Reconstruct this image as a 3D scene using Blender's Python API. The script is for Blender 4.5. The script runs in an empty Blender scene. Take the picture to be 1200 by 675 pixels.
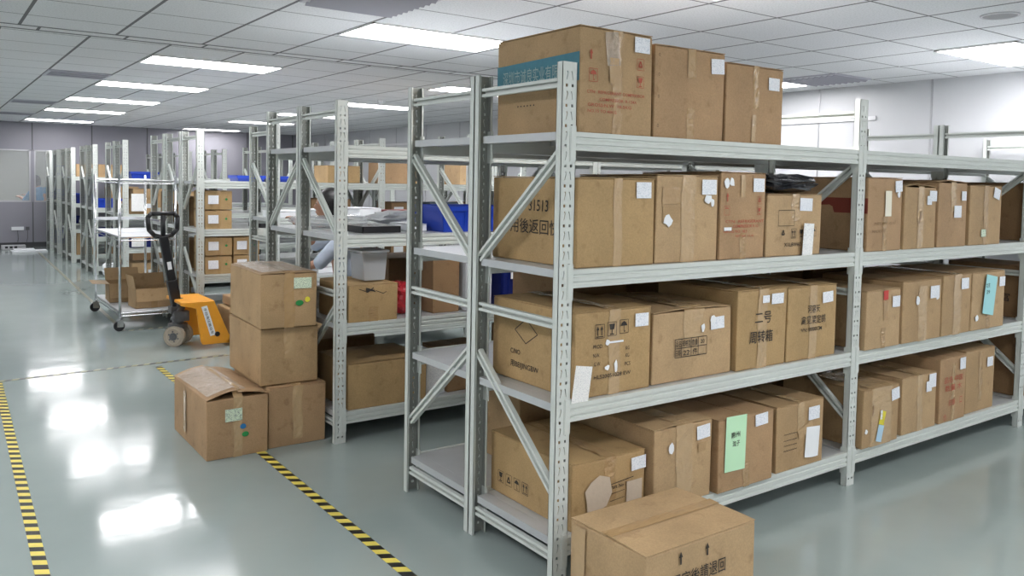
import bpy, bmesh, math, random
from mathutils import Vector, Matrix
S = bpy.context.scene
COL = S.collection
R = math.radians

# ------------------------------------------------------------------ camera
YAW, PIT, ROL, FPX = -0.621260, -0.0493874, 0.0180950, 965.93
fwd = Vector((-math.sin(YAW)*math.cos(PIT), math.cos(YAW)*math.cos(PIT), math.sin(PIT)))
rgt = Vector((math.cos(YAW), math.sin(YAW), 0)); upv = rgt.cross(fwd)
c_, s_ = math.cos(ROL), math.sin(ROL)
r2 = rgt*c_ + upv*s_; u2 = upv*c_ - rgt*s_
cd = bpy.data.cameras.new('camera'); cam = bpy.data.objects.new('camera', cd); COL.objects.link(cam)
M = Matrix((r2, u2, -fwd)).transposed().to_4x4(); M.translation = Vector((-1.93485, -2.39747, 1.55095))
cam.matrix_world = M
cd.sensor_fit = 'HORIZONTAL'; cd.sensor_width = 36; cd.lens = 36*FPX/1200
cd.shift_y = -77.18/1200; cd.clip_start = .05; cd.clip_end = 100
S.camera = cam
# ------------------------------------------------------------------ light / exposure
S.view_settings.view_transform = 'Standard'; S.view_settings.look = 'None'
S.view_settings.gamma = 1; S.view_settings.use_curve_mapping = False
S.view_settings.exposure = 0.92
LAMP = 11.0
w = bpy.data.worlds.new('world'); S.world = w; w.use_nodes = True
w.node_tree.nodes['Background'].inputs[0].default_value = (.75, .8, .9, 1)
w.node_tree.nodes['Background'].inputs[1].default_value = .3
H_C = 2.6
XR, XL, YF, YB = 5.95, -4.2, -6.0, 17.45     # right, left, front (behind the camera), back wall

# ------------------------------------------------------------------ materials
def new_mat(name):
    m = bpy.data.materials.new(name); m.use_nodes = True
    return m, m.node_tree.nodes, m.node_tree.links, m.node_tree.nodes['Principled BSDF']
def plain(name, col, rough=.5, metal=0, bump=0, scale=60, var=0, spec=.5, emit=0):
    m, n, l, b = new_mat(name)
    b.inputs['Base Color'].default_value = (*col, 1); b.inputs['Roughness'].default_value = rough
    b.inputs['Metallic'].default_value = metal; b.inputs['Specular IOR Level'].default_value = spec
    if emit:
        b.inputs['Emission Color'].default_value = (*col, 1); b.inputs['Emission Strength'].default_value = emit
    if bump or var:
        tc = n.new('ShaderNodeTexCoord'); nz = n.new('ShaderNodeTexNoise'); nz.inputs['Scale'].default_value = scale
        nz.inputs['Detail'].default_value = 4
        l.new(tc.outputs['Object'], nz.inputs['Vector'])
        if bump:
            bp = n.new('ShaderNodeBump'); bp.inputs['Strength'].default_value = bump; bp.inputs['Distance'].default_value = .01
            l.new(nz.outputs['Fac'], bp.inputs['Height']); l.new(bp.outputs['Normal'], b.inputs['Normal'])
        if var:
            mx = n.new('ShaderNodeMixRGB'); mx.inputs[1].default_value = (*[c*(1-var) for c in col], 1)
            mx.inputs[2].default_value = (*[min(1, c*(1+var)) for c in col], 1)
            l.new(nz.outputs['Fac'], mx.inputs[0]); l.new(mx.outputs[0], b.inputs['Base Color'])
    return m
def card_mat(name, col):
    m, n, l, b = new_mat(name)
    b.inputs['Roughness'].default_value = .62; b.inputs['Specular IOR Level'].default_value = .3
    tc = n.new('ShaderNodeTexCoord')
    n1 = n.new('ShaderNodeTexNoise'); n1.inputs['Scale'].default_value = 4; n1.inputs['Detail'].default_value = 5
    n2 = n.new('ShaderNodeTexNoise'); n2.inputs['Scale'].default_value = 150; n2.inputs['Detail'].default_value = 2
    n3 = n.new('ShaderNodeTexNoise'); n3.inputs['Scale'].default_value = 17; n3.inputs['Detail'].default_value = 6
    for q in (n1, n2, n3): l.new(tc.outputs['Object'], q.inputs['Vector'])
    cr = n.new('ShaderNodeValToRGB')
    cr.color_ramp.elements[0].position = .3; cr.color_ramp.elements[0].color = (*[c*.86 for c in col], 1)
    cr.color_ramp.elements[1].position = .7; cr.color_ramp.elements[1].color = (*[c*1.1 for c in col], 1)
    l.new(n1.outputs['Fac'], cr.inputs[0])
    m2 = n.new('ShaderNodeMixRGB'); m2.blend_type = 'MULTIPLY'; m2.inputs[0].default_value = .35
    l.new(cr.outputs[0], m2.inputs[1]); l.new(n2.outputs['Fac'], m2.inputs[2])
    # scuffs: sparse darker stains
    c3 = n.new('ShaderNodeValToRGB'); c3.color_ramp.elements[0].position = .28; c3.color_ramp.elements[0].color = (.62, .56, .5, 1)
    c3.color_ramp.elements[1].position = .4; c3.color_ramp.elements[1].color = (1, 1, 1, 1)
    l.new(n3.outputs['Fac'], c3.inputs[0])
    m3 = n.new('ShaderNodeMixRGB'); m3.blend_type = 'MULTIPLY'; m3.inputs[0].default_value = .5
    l.new(m2.outputs[0], m3.inputs[1]); l.new(c3.outputs[0], m3.inputs[2]); l.new(m3.outputs[0], b.inputs['Base Color'])
    bp = n.new('ShaderNodeBump'); bp.inputs['Strength'].default_value = .35; bp.inputs['Distance'].default_value = .004
    l.new(n3.outputs['Fac'], bp.inputs['Height']); l.new(bp.outputs['Normal'], b.inputs['Normal'])
    return m
CARD = [card_mat('cardboard_tan', (.50, .335, .175)), card_mat('cardboard_light', (.56, .385, .21)),
        card_mat('cardboard_red_brown', (.49, .315, .17)), card_mat('cardboard_ochre', (.51, .342, .162))]
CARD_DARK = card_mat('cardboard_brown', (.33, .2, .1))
TAPE = plain('packing_tape_brown', (.42, .275, .135), .18, 0, .4, 30, .08, .7)
TAPE_CLEAR = plain('packing_tape_clear', (.48, .33, .175), .13, 0, .5, 28, .08, .9)
FOAM = plain('clear_tape_wrinkled', (.62, .52, .42), .12, 0, 1.0, 40, .3, 1.0)
PAINT = plain('rack_paint', (.60, .635, .60), .38, 0, .05, 30, .05, .5)
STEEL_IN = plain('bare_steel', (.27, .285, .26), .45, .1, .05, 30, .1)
DECK = plain('shelf_steel', (.52, .54, .55), .34, .25, .05, 14, .08)
INK = plain('black_ink', (.035, .028, .022), .7)
INK_RED = plain('red_ink', (.42, .09, .05), .7)
INK_PALE = plain('pale_ink', (.30, .42, .42), .7)
FOAM.node_tree.nodes['Principled BSDF'].inputs['Alpha'].default_value = .5
TEAL = plain('teal_print', (.045, .19, .25), .55, 0, 0, 40, .15)
WHITE = plain('white_paper', (.82, .84, .86), .6)
BLACK_PL = plain('black_plastic', (.012, .012, .014), .35)
BLACK_BAG = plain('black_bag_film', (.03, .032, .038), .18, 0, .5, 30, 0, .8)
BLUE = plain('blue_plastic', (.012, .05, .42), .35, 0, 0, 10, .1)
BLUE_DK = plain('dark_blue_plastic', (.006, .015, .14), .4)
GREYBLUE = plain('grey_blue_plastic', (.10, .14, .2), .5)
CHROME = plain('chrome', (.72, .73, .75), .18, 1)
ORANGE = plain('orange_paint', (.85, .36, .03), .35, 0, .05, 20, .08)
BEIGE = plain('beige_polyurethane', (.42, .36, .28), .5, 0, .1, 30, .15)
STEEL = plain('oily_steel', (.16, .16, .165), .4, .8, .1, 30, .2)
GREEN_P = plain('green_paper', (.55, .85, .56), .6)
CYAN_P = plain('cyan_paper', (.38, .72, .74), .6)
CREAM_P = plain('cream_paper', (.8, .76, .62), .6)
TRAY = plain('white_tray_plastic', (.75, .77, .8), .3)
CLEARBOX = plain('translucent_plastic', (.55, .58, .6), .2)
CLEARBOX.node_tree.nodes['Principled BSDF'].inputs['Alpha'].default_value = .6
def label_mat(name, base, ink, sc=(1, 26)):
    m, n, l, b = new_mat(name); b.inputs['Roughness'].default_value = .5
    tc = n.new('ShaderNodeTexCoord'); mp = n.new('ShaderNodeMapping')
    mp.inputs['Scale'].default_value = (170, 170, 260)
    nz = n.new('ShaderNodeTexNoise'); nz.inputs['Scale'].default_value = 1.0; nz.inputs['Detail'].default_value = 1
    l.new(tc.outputs['Object'], mp.inputs[0]); l.new(mp.outputs[0], nz.inputs['Vector'])
    cr = n.new('ShaderNodeValToRGB'); cr.color_ramp.elements[0].position = .4; cr.color_ramp.elements[0].color = (*ink, 1)
    cr.color_ramp.elements[1].position = .47; cr.color_ramp.elements[1].color = (*base, 1)
    l.new(nz.outputs['Fac'], cr.inputs[0]); l.new(cr.outputs[0], b.inputs['Base Color'])
    return m
LABEL = label_mat('printed_label', (.84, .86, .9), (.66, .7, .76))
LABEL_G = label_mat('printed_label_green', (.66, .76, .58), (.3, .38, .3))
TAG = label_mat('handwritten_tag', (.88, .88, .86), (.7, .71, .72))
def film_mat():
    m, n, l, b = new_mat('clear_film')
    b.inputs['Base Color'].default_value = (.9, .93, .95, 1); b.inputs['Roughness'].default_value = .08
    b.inputs['Alpha'].default_value = .35
    return m
FILM = film_mat()
def floor_mat():
    m, n, l, b = new_mat('epoxy_floor')
    tc = n.new('ShaderNodeTexCoord')
    n1 = n.new('ShaderNodeTexNoise'); n1.inputs['Scale'].default_value = .9; n1.inputs['Detail'].default_value = 6
    n2 = n.new('ShaderNodeTexNoise'); n2.inputs['Scale'].default_value = 3.5; n2.inputs['Detail'].default_value = 3
    l.new(tc.outputs['Object'], n1.inputs['Vector']); l.new(tc.outputs['Object'], n2.inputs['Vector'])
    cr = n.new('ShaderNodeValToRGB')
    cr.color_ramp.elements[0].position = .25; cr.color_ramp.elements[0].color = (.275, .325, .315, 1)
    cr.color_ramp.elements[1].position = .75; cr.color_ramp.elements[1].color = (.34, .395, .38, 1)
    l.new(n1.outputs['Fac'], cr.inputs[0]); l.new(cr.outputs[0], b.inputs['Base Color'])
    mr = n.new('ShaderNodeMapRange'); mr.inputs[3].default_value = .04; mr.inputs[4].default_value = .19
    l.new(n1.outputs['Fac'], mr.inputs[0]); l.new(mr.outputs[0], b.inputs['Roughness'])
    bp = n.new('ShaderNodeBump'); bp.inputs['Strength'].default_value = .12; bp.inputs['Distance'].default_value = .012
    l.new(n2.outputs['Fac'], bp.inputs['Height']); l.new(bp.outputs['Normal'], b.inputs['Normal'])
    b.inputs['Specular IOR Level'].default_value = .42
    return m
def ceil_mat(x0, tx, y0, ty):
    m, n, l, b = new_mat('ceiling_tiles'); b.inputs['Roughness'].default_value = .9
    tc = n.new('ShaderNodeTexCoord'); sp = n.new('ShaderNodeSeparateXYZ'); l.new(tc.outputs['Object'], sp.inputs[0])
    def line(out, o, t, wd):
        a = n.new('ShaderNodeMath'); a.operation = 'SUBTRACT'; l.new(out, a.inputs[0]); a.inputs[1].default_value = o - wd/2 - 50*t
        d = n.new('ShaderNodeMath'); d.operation = 'DIVIDE'; l.new(a.outputs[0], d.inputs[0]); d.inputs[1].default_value = t
        f = n.new('ShaderNodeMath'); f.operation = 'FRACT'; l.new(d.outputs[0], f.inputs[0])
        q = n.new('ShaderNodeMath'); q.operation = 'LESS_THAN'; l.new(f.outputs[0], q.inputs[0]); q.inputs[1].default_value = wd/t
        return q
    a = line(sp.outputs[0], x0, tx, .022); c = line(sp.outputs[1], y0, ty, .013)
    mx = n.new('ShaderNodeMath'); mx.operation = 'MAXIMUM'; l.new(a.outputs[0], mx.inputs[0]); l.new(c.outputs[0], mx.inputs[1])
    nz = n.new('ShaderNodeTexNoise'); nz.inputs['Scale'].default_value = 90; nz.inputs['Detail'].default_value = 3
    l.new(tc.outputs['Object'], nz.inputs['Vector'])
    cr = n.new('ShaderNodeValToRGB'); cr.color_ramp.elements[0].position = .3; cr.color_ramp.elements[0].color = (.62, .63, .64, 1)
    cr.color_ramp.elements[1].position = .5; cr.color_ramp.elements[1].color = (.78, .79, .81, 1)
    l.new(nz.outputs['Fac'], cr.inputs[0])
    m2 = n.new('ShaderNodeMixRGB'); l.new(mx.outputs[0], m2.inputs[0]); l.new(cr.outputs[0], m2.inputs[1]); m2.inputs[2].default_value = (.17, .17, .18, 1)
    l.new(m2.outputs[0], b.inputs['Base Color'])
    return m
def hazard_mat(nm='hazard_tape', ca=(.85, .70, .13, 1), cb=(.012, .012, .012, 1)):
    m, n, l, b = new_mat(nm); b.inputs['Roughness'].default_value = .35
    tc = n.new('ShaderNodeTexCoord'); sp = n.new('ShaderNodeSeparateXYZ'); l.new(tc.outputs['Object'], sp.inputs[0])
    k = n.new('ShaderNodeMath'); k.operation = 'MULTIPLY_ADD'; l.new(sp.outputs[0], k.inputs[0]); k.inputs[1].default_value = .55
    l.new(sp.outputs[1], k.inputs[2])
    d = n.new('ShaderNodeMath'); d.operation = 'DIVIDE'; l.new(k.outputs[0], d.inputs[0]); d.inputs[1].default_value = .093
    a = n.new('ShaderNodeMath'); a.operation = 'ADD'; l.new(d.outputs[0], a.inputs[0]); a.inputs[1].default_value = 500
    f = n.new('ShaderNodeMath'); f.operation = 'FRACT'; l.new(a.outputs[0], f.inputs[0])
    q = n.new('ShaderNodeMath'); q.operation = 'LESS_THAN'; l.new(f.outputs[0], q.inputs[0]); q.inputs[1].default_value = .5
    m2 = n.new('ShaderNodeMixRGB'); l.new(q.outputs[0], m2.inputs[0]); m2.inputs[1].default_value = ca; m2.inputs[2].default_value = cb
    nz = n.new('ShaderNodeTexNoise'); nz.inputs['Scale'].default_value = 9; l.new(tc.outputs['Object'], nz.inputs['Vector'])
    m3 = n.new('ShaderNodeMixRGB'); m3.blend_type = 'MULTIPLY'; m3.inputs[0].default_value = .15
    l.new(m2.outputs[0], m3.inputs[1]); l.new(nz.outputs['Fac'], m3.inputs[2]); l.new(m3.outputs[0], b.inputs['Base Color'])
    return m
FLOOR = floor_mat(); HAZ = hazard_mat()
HAZ_OLD = hazard_mat('worn_hazard_tape', (.38, .37, .24, 1), (.09, .10, .10, 1))
WALL_R = plain('white_wall_panel', (.60, .61, .63), .35, 0, .02, 3, .03)
WALL_B = plain('grey_wall_panel', (.27, .265, .30), .45, 0, .02, 3, .05)
WALL_D = plain('wall_seam', (.12, .12, .13), .6)
LAMPM = plain('lamp_diffuser', (1, .985, 1), .5, emit=LAMP)
ALU = plain('aluminium', (.5, .5, .52), .35, .6)
GLASS = film_mat(); GLASS.name = 'window_glass'
GLASS.node_tree.nodes['Principled BSDF'].inputs['Alpha'].default_value = .16

# ------------------------------------------------------------------ mesh builder
class MB:
    def __init__(self): self.v = []; self.f = []; self.m = []
    def add(self, vs, fs, mi=0):
        b = len(self.v); self.v += [tuple(p) for p in vs]
        for f in fs: self.f.append([b+i for i in f]); self.m.append(mi)
        return self
    def box(self, x0, x1, y0, y1, z0, z1, mi=0):
        return self.add([(x, y, z) for x in (x0, x1) for y in (y0, y1) for z in (z0, z1)],
            [(0, 1, 3, 2), (4, 6, 7, 5), (0, 4, 5, 1), (2, 3, 7, 6), (0, 2, 6, 4), (1, 5, 7, 3)], mi)
    def bar(self, p, q, a, b, up=(0, 0, 1), mi=0):
        p = Vector(p); q = Vector(q); d = (q-p).normalized(); u = Vector(up)
        s = d.cross(u)
        if s.length < 1e-4: s = d.cross(Vector((0, 1, 0)))
        s.normalize(); t = s.cross(d).normalized()
        vs = [o + s*i*a/2 + t*j*b/2 for o in (p, q) for i in (-1, 1) for j in (-1, 1)]
        return self.add(vs, [(0, 1, 3, 2), (4, 6, 7, 5), (0, 4, 5, 1), (2, 3, 7, 6), (0, 2, 6, 4), (1, 5, 7, 3)], mi)
    def cyl(self, p, q, r, r2=None, n=12, mi=0):
        p = Vector(p); q = Vector(q); d = (q-p).normalized(); r2 = r if r2 is None else r2
        s = d.orthogonal().normalized(); t = d.cross(s)
        vs = []
        for o, rr in ((p, r), (q, r2)):
            for k in range(n):
                a = 2*math.pi*k/n; vs.append(o + (s*math.cos(a) + t*math.sin(a))*rr)
        fs = [(k, (k+1) % n, n+(k+1) % n, n+k) for k in range(n)] + [tuple(range(n))[::-1], tuple(range(n, 2*n))]
        return self.add(vs, fs, mi)
    def tube(self, pts, r, n=8, mi=0):
        for a, b in zip(pts[:-1], pts[1:]): self.cyl(a, b, r, n=n, mi=mi)
        for a in pts[1:-1]: self.ball(a, (r, r, r), 6, 8, mi)
        return self
    def ball(self, c, r, nu=8, nv=12, mi=0):
        c = Vector(c); vs = []; fs = []
        for i in range(nu+1):
            th = math.pi*i/nu
            for j in range(nv):
                ph = 2*math.pi*j/nv
                vs.append(c + Vector((r[0]*math.sin(th)*math.cos(ph), r[1]*math.sin(th)*math.sin(ph), r[2]*math.cos(th))))
        for i in range(nu):
            for j in range(nv): fs.append((i*nv+j, (i+1)*nv+j, (i+1)*nv+(j+1) % nv, i*nv+(j+1) % nv))
        return self.add(vs, fs, mi)
    def ring(self, c, axis, R0, r, n=24, m=8, mi=0):
        c = Vector(c); ax = Vector(axis).normalized(); s = ax.orthogonal().normalized(); t = ax.cross(s); vs = []; fs = []
        for i in range(n):
            a = 2*math.pi*i/n; d = s*math.cos(a) + t*math.sin(a)
            for j in range(m):
                b = 2*math.pi*j/m; vs.append(c + d*(R0 + r*math.cos(b)) + ax*r*math.sin(b))
        for i in range(n):
            for j in range(m): fs.append((i*m+j, ((i+1) % n)*m+j, ((i+1) % n)*m+(j+1) % m, i*m+(j+1) % m))
        return self.add(vs, fs, mi)
    def prism(self, poly, y0, y1, mi=0):        # polygon in x-z, extruded along y
        n = len(poly); vs = [(x, y0, z) for x, z in poly] + [(x, y1, z) for x, z in poly]
        return self.add(vs, [tuple(range(n)), tuple(range(n, 2*n))[::-1]] + [(i, n+i, n+(i+1) % n, (i+1) % n) for i in range(n)], mi)
    def mesh(self, name, mats, smooth=False):
        me = bpy.data.meshes.new(name); me.from_pydata(self.v, [], self.f)
        for q in (mats if isinstance(mats, (list, tuple)) else [mats]): me.materials.append(q)
        me.polygons.foreach_set('material_index', self.m)
        bm = bmesh.new(); bm.from_mesh(me); bmesh.ops.recalc_face_normals(bm, faces=bm.faces); bm.to_mesh(me); bm.free()
        if smooth: me.polygons.foreach_set('use_smooth', [True]*len(me.polygons))
        me.update(); return me
    def build(self, name, mats, parent=None, bevel=0, smooth=False, seg=2):
        o = link(name, self.mesh(name, mats, smooth), parent)
        if bevel:
            b = o.modifiers.new('bevel', 'BEVEL'); b.width = bevel; b.segments = seg; b.limit_method = 'ANGLE'; b.angle_limit = R(40)
        return o
def link(name, me, parent=None, loc=(0, 0, 0)):
    o = bpy.data.objects.new(name, me); COL.objects.link(o); o.location = loc
    if parent: o.parent = parent
    return o
def thing(name, label, cat, loc=(0, 0, 0), rz=0, group=None):
    o = bpy.data.objects.new(name, None); COL.objects.link(o); o.empty_display_size = .1
    o.location = loc; o.rotation_euler = (0, 0, rz); return tag(o, label, cat, group)
def tag(o, label, cat, group=None):
    o['label'] = label; o['category'] = cat
    if group: o['group'] = group
    return o
def struct(o): o['kind'] = 'structure'; return o

# ------------------------------------------------------------------ room shell
struct(MB().box(XL, XR, YF, YB, -.1, 0).build('floor', FLOOR))
SEAM = 4.45
ce = MB().box(XL, XR, YF, SEAM, H_C, H_C+.08, 0).box(XL, XR, SEAM+.18, YB, H_C, H_C+.08, 1).box(XL, XR, SEAM, SEAM+.18, H_C, H_C+.08, 2)
struct(ce.build('ceiling', [ceil_mat(.53, .63, .26, .6225), ceil_mat(-.29, .587, 5.335, .61), ceil_mat(.53, .587, 60, 100)]))
t = MB()
for y in (SEAM, SEAM+.18): t.box(XL, XR, y-.008, y+.008, H_C-.004, H_C)
struct(t.build('trim_1', plain('ceiling_bar', (.2, .2, .21), .6)))
# right wall: panels with seams, cable trunking
struct(MB().box(XR, XR+.12, YF, YB, 0, H_C).build('wall_right', WALL_R))
t = MB(); y = 2.96 - 1.22*7
while y < YB: t.box(XR-.008, XR, y-.008, y+.008, 0, H_C); y += 1.22
struct(t.build('trim_2', ALU))
struct(MB().box(XR-.022, XR, 2.3, YB, 2.24, 2.28).build('trim_3', plain('white_trunking', (.8, .8, .82), .3)))
struct(MB().box(XL-.12, XL, YF, YB, 0, H_C).build('wall_left', WALL_R))
struct(MB().box(XL-.12, XR+.12, YF-.12, YF, 0, H_C).build('wall_front', WALL_R))
# back wall with a row of glass panes, adjoining room behind
W0, W1, Z0, Z1 = -1.75, .62, .94, 2.03
b = MB().box(XL, W0, YB, YB+.12, 0, H_C).box(W1, XR, YB, YB+.12, 0, H_C).box(W0, W1, YB, YB+.12, 0, Z0).box(W0, W1, YB, YB+.12, Z1, H_C)
struct(b.build('wall_back', WALL_B))
t = MB(); x = -.06 - 1.12*3
while x < XR: t.box(x-.012, x+.012, YB-.006, YB, 0, Z0 if W0 < x < W1 else H_C); x += 1.12
t.box(-.072, -.048, YB-.006, YB, Z1, H_C)
struct(t.build('trim_4', WALL_D))
for i, (a, c) in enumerate(((W0, -.09), (-.03, W1))):
    t = MB().box(a, c, YB+.01, YB+.05, Z0, Z0+.03).box(a, c, YB+.01, YB+.05, Z1-.03, Z1).box(a, a+.03, YB+.01, YB+.05, Z0, Z1).box(c-.03, c, YB+.01, YB+.05, Z0, Z1)
    f = struct(t.build('window_%d' % (i+1), ALU))
    MB().box(a+.03, c-.03, YB+.028, YB+.034, Z0+.03, Z1-.03).build('window_glass', GLASS, f)
struct(MB().box(-.09, -.03, YB, YB+.12, Z0, Z1).build('trim_5', WALL_B))
struct(MB().box(XL, XR, YB-.012, YB, 0, .1).build('baseboard_back', plain('dark_skirting', (.05, .05, .055), .5)))
struct(MB().box(XR-.012, XR, YF, YB-.012, 0, .1).build('baseboard_right', plain('grey_skirting', (.3, .3, .3), .5)))
PARTI = plain('cream_partition', (.5, .52, .46), .6)
struct(MB().box(XL, 3.2, 21.2, 21.3, 0, H_C).box(3.1, 3.2, YB+.12, 21.2, 0, H_C).box(XL-.1, XL, YB+.12, 21.2, 0, H_C).build('wall_adjoining', PARTI))
struct(MB().box(XL, 3.2, YB+.12, 21.3, -.1, 0).build('floor_adjoining', FLOOR))
struct(MB().box(XL, 3.2, YB, 21.3, H_C, H_C+.08).build('ceiling_adjoining', PARTI))

# ------------------------------------------------------------------ ceiling lamps
def ceiling_light(x, y, wx, wy, label, grp=None):
    r = thing('ceiling_light', label, 'light', (x+wx/2, y+wy/2, H_C-.012), 0, grp)
    f = MB(); a, b = wx/2, wy/2
    f.box(-a, a, -b, -b+.014, 0, .012).box(-a, a, b-.014, b, 0, .012).box(-a, -a+.014, -b, b, 0, .012).box(a-.014, a, -b, b, 0, .012)
    f.build('frame', plain('lamp_frame', (.8, .8, .8), .4) if 'lamp_frame' not in bpy.data.materials else bpy.data.materials['lamp_frame'], r)
    MB().box(-a+.014, a-.014, -b+.014, b-.014, .003, .011).build('diffuser', LAMPM, r)
far_names = ['nearest of the left row beyond the ceiling seam', 'second of the left row beyond the ceiling seam', 'third of the left row beyond the ceiling seam',
             'fourth of the left row beyond the ceiling seam', 'last of the left row before the back wall']
for i, y in enumerate((5.335, 7.80, 10.25, 12.75, 15.95)):
    ceiling_light(-.29, y, 1.174, .55, 'bright flat ceiling light panel, ' + far_names[i])
for i, y in enumerate((5.5, 8.2, 10.7, 13.2, 16.6)):
    ceiling_light(2.83, y, 1.174, .5, ['bright ceiling light panel seen between the two corner posts', 'bright ceiling light panel beside the smoke detector',
        'bright ceiling light panel over the middle racks', 'thin ceiling light panel above the rack with small labelled cartons', 'thin ceiling light panel farthest right near the back wall'][i])
ceiling_light(.53, 2.68, 1.2, .58, 'large bright ceiling light panel left of the teal banded carton')
ceiling_light(4.31, .3, 1.2, .58, 'large bright ceiling light panel at the upper right corner')
ceiling_light(4.31, 2.78, 1.2, .58, 'bright ceiling light panel just behind the top right carton')
for x, y in ((-3.2, .2), (-3.2, 2.68), (-3.2, -2.3), (-3.2, 7.8), (-3.2, 12.8), (.53, .2), (.53, -2.3), (4.31, -2.3), (-3.2, -4.7), (.53, -4.7), (4.31, -4.7)):  # leftmost column is added, unseen, to brighten the left foreground; others continue the rows
    ceiling_light(x, y, 1.2, .58, 'flat ceiling light panel assumed outside the view', 'ceiling panels out of view')
ceiling_light(-1.3, 18.6, 1.2, .6, 'ceiling light panel in the room behind the glass')
# smoke detector, downlight, vents
r = thing('smoke_detector', 'small round smoke detector on ceiling by a light panel', 'smoke detector', (3.05, 7.6, H_C), 0)
MB().cyl((0, 0, 0), (0, 0, -.03), .06, .055, 20).build('base', WHITE, r); MB().cyl((0, 0, -.03), (0, 0, -.06), .04, .015, 16).build('sensor_cap', WHITE, r)
r = thing('ceiling_speaker', 'round grey ceiling speaker grille at the upper right', 'speaker', (3.34, -.02, H_C), 0)
MB().ring((0, 0, -.002), (0, 0, 1), .1, .008, 28).build('rim', ALU, r, smooth=True); MB().cyl((0, 0, 0), (0, 0, -.006), .095, n=28).build('grille', plain('grille_grey', (.33, .33, .34), .7, 0, .5, 400), r)
def cassette(x0, x1, y0, y1, label):
    r = thing('air_vent', label, 'vent', ((x0+x1)/2, (y0+y1)/2, H_C), 0)
    a, b = (x1-x0)/2, (y1-y0)/2; lav = bpy.data.materials.get('vent_face') or plain('vent_face', (.5, .5, .56), .4)
    MB().box(-a, a, -b, b, -.012, 0).build('face_plate', lav, r)
    for k in range(9):
        t = (k+.5)/9
        MB().bar((-a*.92, -b+2*b*t, -.022), (a*.92, -b+2*b*t, -.022), .03, .004, (0, .6, 1)).build('louver', plain('louver', (.32, .32, .37), .5) if 'louver' not in bpy.data.materials else bpy.data.materials['louver'], r)
cassette(-.1, .52, 1.75, 2.37, 'square louvred air vent at the top edge of the view')
cassette(4.9, 5.5, 2.1, 2.7, 'square louvred air vent near the white wall')
def slot(x0, x1, y0, y1, label):
    r = thing('air_vent', label, 'vent', ((x0+x1)/2, (y0+y1)/2, H_C), 0); a, b = (x1-x0)/2, (y1-y0)/2
    MB().box(-a, a, -b, b, -.01, 0).build('face_plate', bpy.data.materials['vent_face'], r)
    for k in range(3): MB().box(-a*.9, a*.9, -b+.06+k*(2*b-.12)/3, -b+.06+(k+.55)*(2*b-.12)/3, -.016, -.009).build('louver', bpy.data.materials['louver'], r)
slot(-.88, -.29, 7.17, 7.75, 'dark slotted air vent, nearest of three left of the light row')
slot(-.88, -.29, 11.4, 12.0, 'dark slotted air vent, middle of three left of the light row')
slot(-.88, -.29, 14.4, 15.0, 'dark slotted air vent, farthest of three left of the light row')

# ------------------------------------------------------------------ floor tape
def tape(x0, y0, x1, y1, wd, label, mat=HAZ):
    L_ = math.hypot(x1-x0, y1-y0)
    o = MB().box(-wd/2, wd/2, 0, L_, .0004, .0016).build('floor_tape', mat); o.location = (x0, y0, 0); o.rotation_euler = (0, 0, math.atan2(y1-y0, x1-x0)-math.pi/2)
    tag(o, label, 'floor tape')
tape(-.405, -1.2, -.40, 4.62, .05, 'yellow and black hazard tape running past the floor cartons')
tape(-1.60, .2, -1.50, 4.7, .05, 'yellow and black hazard tape at the lower left corner')
tape(-3.5, 4.62, .2, 4.80, .045, 'worn hazard tape crossing the floor before the pallet jack', HAZ_OLD)
tape(-.33, 6.45, -.09, 16.6, .04, 'faded hazard tape leading to the back wall beside the racks', HAZ_OLD)
tape(-.33, 6.42, 1.2, 6.5, .04, 'faded hazard tape piece under the wire cart corner', HAZ_OLD)

# ------------------------------------------------------------------ racks
L, D, PW, FL, H = 1.9424, .594, .070, .033, 2.0
def post_mesh():
    bm = bmesh.new(); P = .075; nmod = 26; z0 = .025
    def loop(pts):
        vs = [bm.verts.new((x, 0, z)) for x, z in pts]
        return [bm.edges.new((vs[i], vs[(i+1) % len(vs)])) for i in range(len(vs))]
    es = loop([(0, 0), (PW, 0), (PW, P), (0, P)])
    for cx, sg in ((.021, 1), (.049, -1)):
        es += loop([(cx-.005, .007), (cx+.005, .007), (cx+.005, .018), (cx-.005, .018)])
        es += loop([(cx-.001*sg-.0013, .034), (cx-.001*sg+.0013, .034), (cx+.004*sg+.0032, .058), (cx+.004*sg+.001, .066), (cx+.004*sg-.0045, .066), (cx+.004*sg-.0005, .058)])
    bmesh.ops.triangle_fill(bm, use_beauty=True, edges=es)
    vs = [v.co.copy() for v in bm.verts]; bm.verts.index_update(); fs = [[v.index for v in f.verts] for f in bm.faces]; bm.free()
    m = MB()
    for k in range(nmod):
        m.add([(v.x, 0, v.z+z0+k*P) for v in vs], fs)
    bot = z0; top = z0+nmod*P
    m.add([(0, 0, 0), (PW, 0, 0), (PW, 0, bot), (0, 0, bot)], [(0, 1, 2, 3)])
    m.add([(0, 0, top), (PW, 0, top), (PW, 0, H), (0, 0, H)], [(0, 1, 2, 3)])
    for x, xi in ((0, .009), (PW, PW-.009)):
        m.add([(x, 0, 0), (x, FL, 0), (x, FL, H), (x, 0, H)], [(0, 1, 2, 3)])
        m.add([(x, FL, 0), (xi, FL, 0), (xi, FL, H), (x, FL, H)], [(0, 1, 2, 3)])
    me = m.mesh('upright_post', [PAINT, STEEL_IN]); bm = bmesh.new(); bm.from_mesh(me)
    for f in bm.faces:
        f.normal_update(); c = f.calc_center_median(); nn = f.normal
        want = Vector((0, -1, 0)) if c.y < .001 else Vector((0, 1, 0)) if c.y > FL-.001 else Vector((-1 if c.x < PW/2 else 1, 0, 0))
        if nn.dot(want) < 0: f.normal_flip()
    bm.to_mesh(me); bm.free(); me.update()
    return me
POST = post_mesh()
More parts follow.
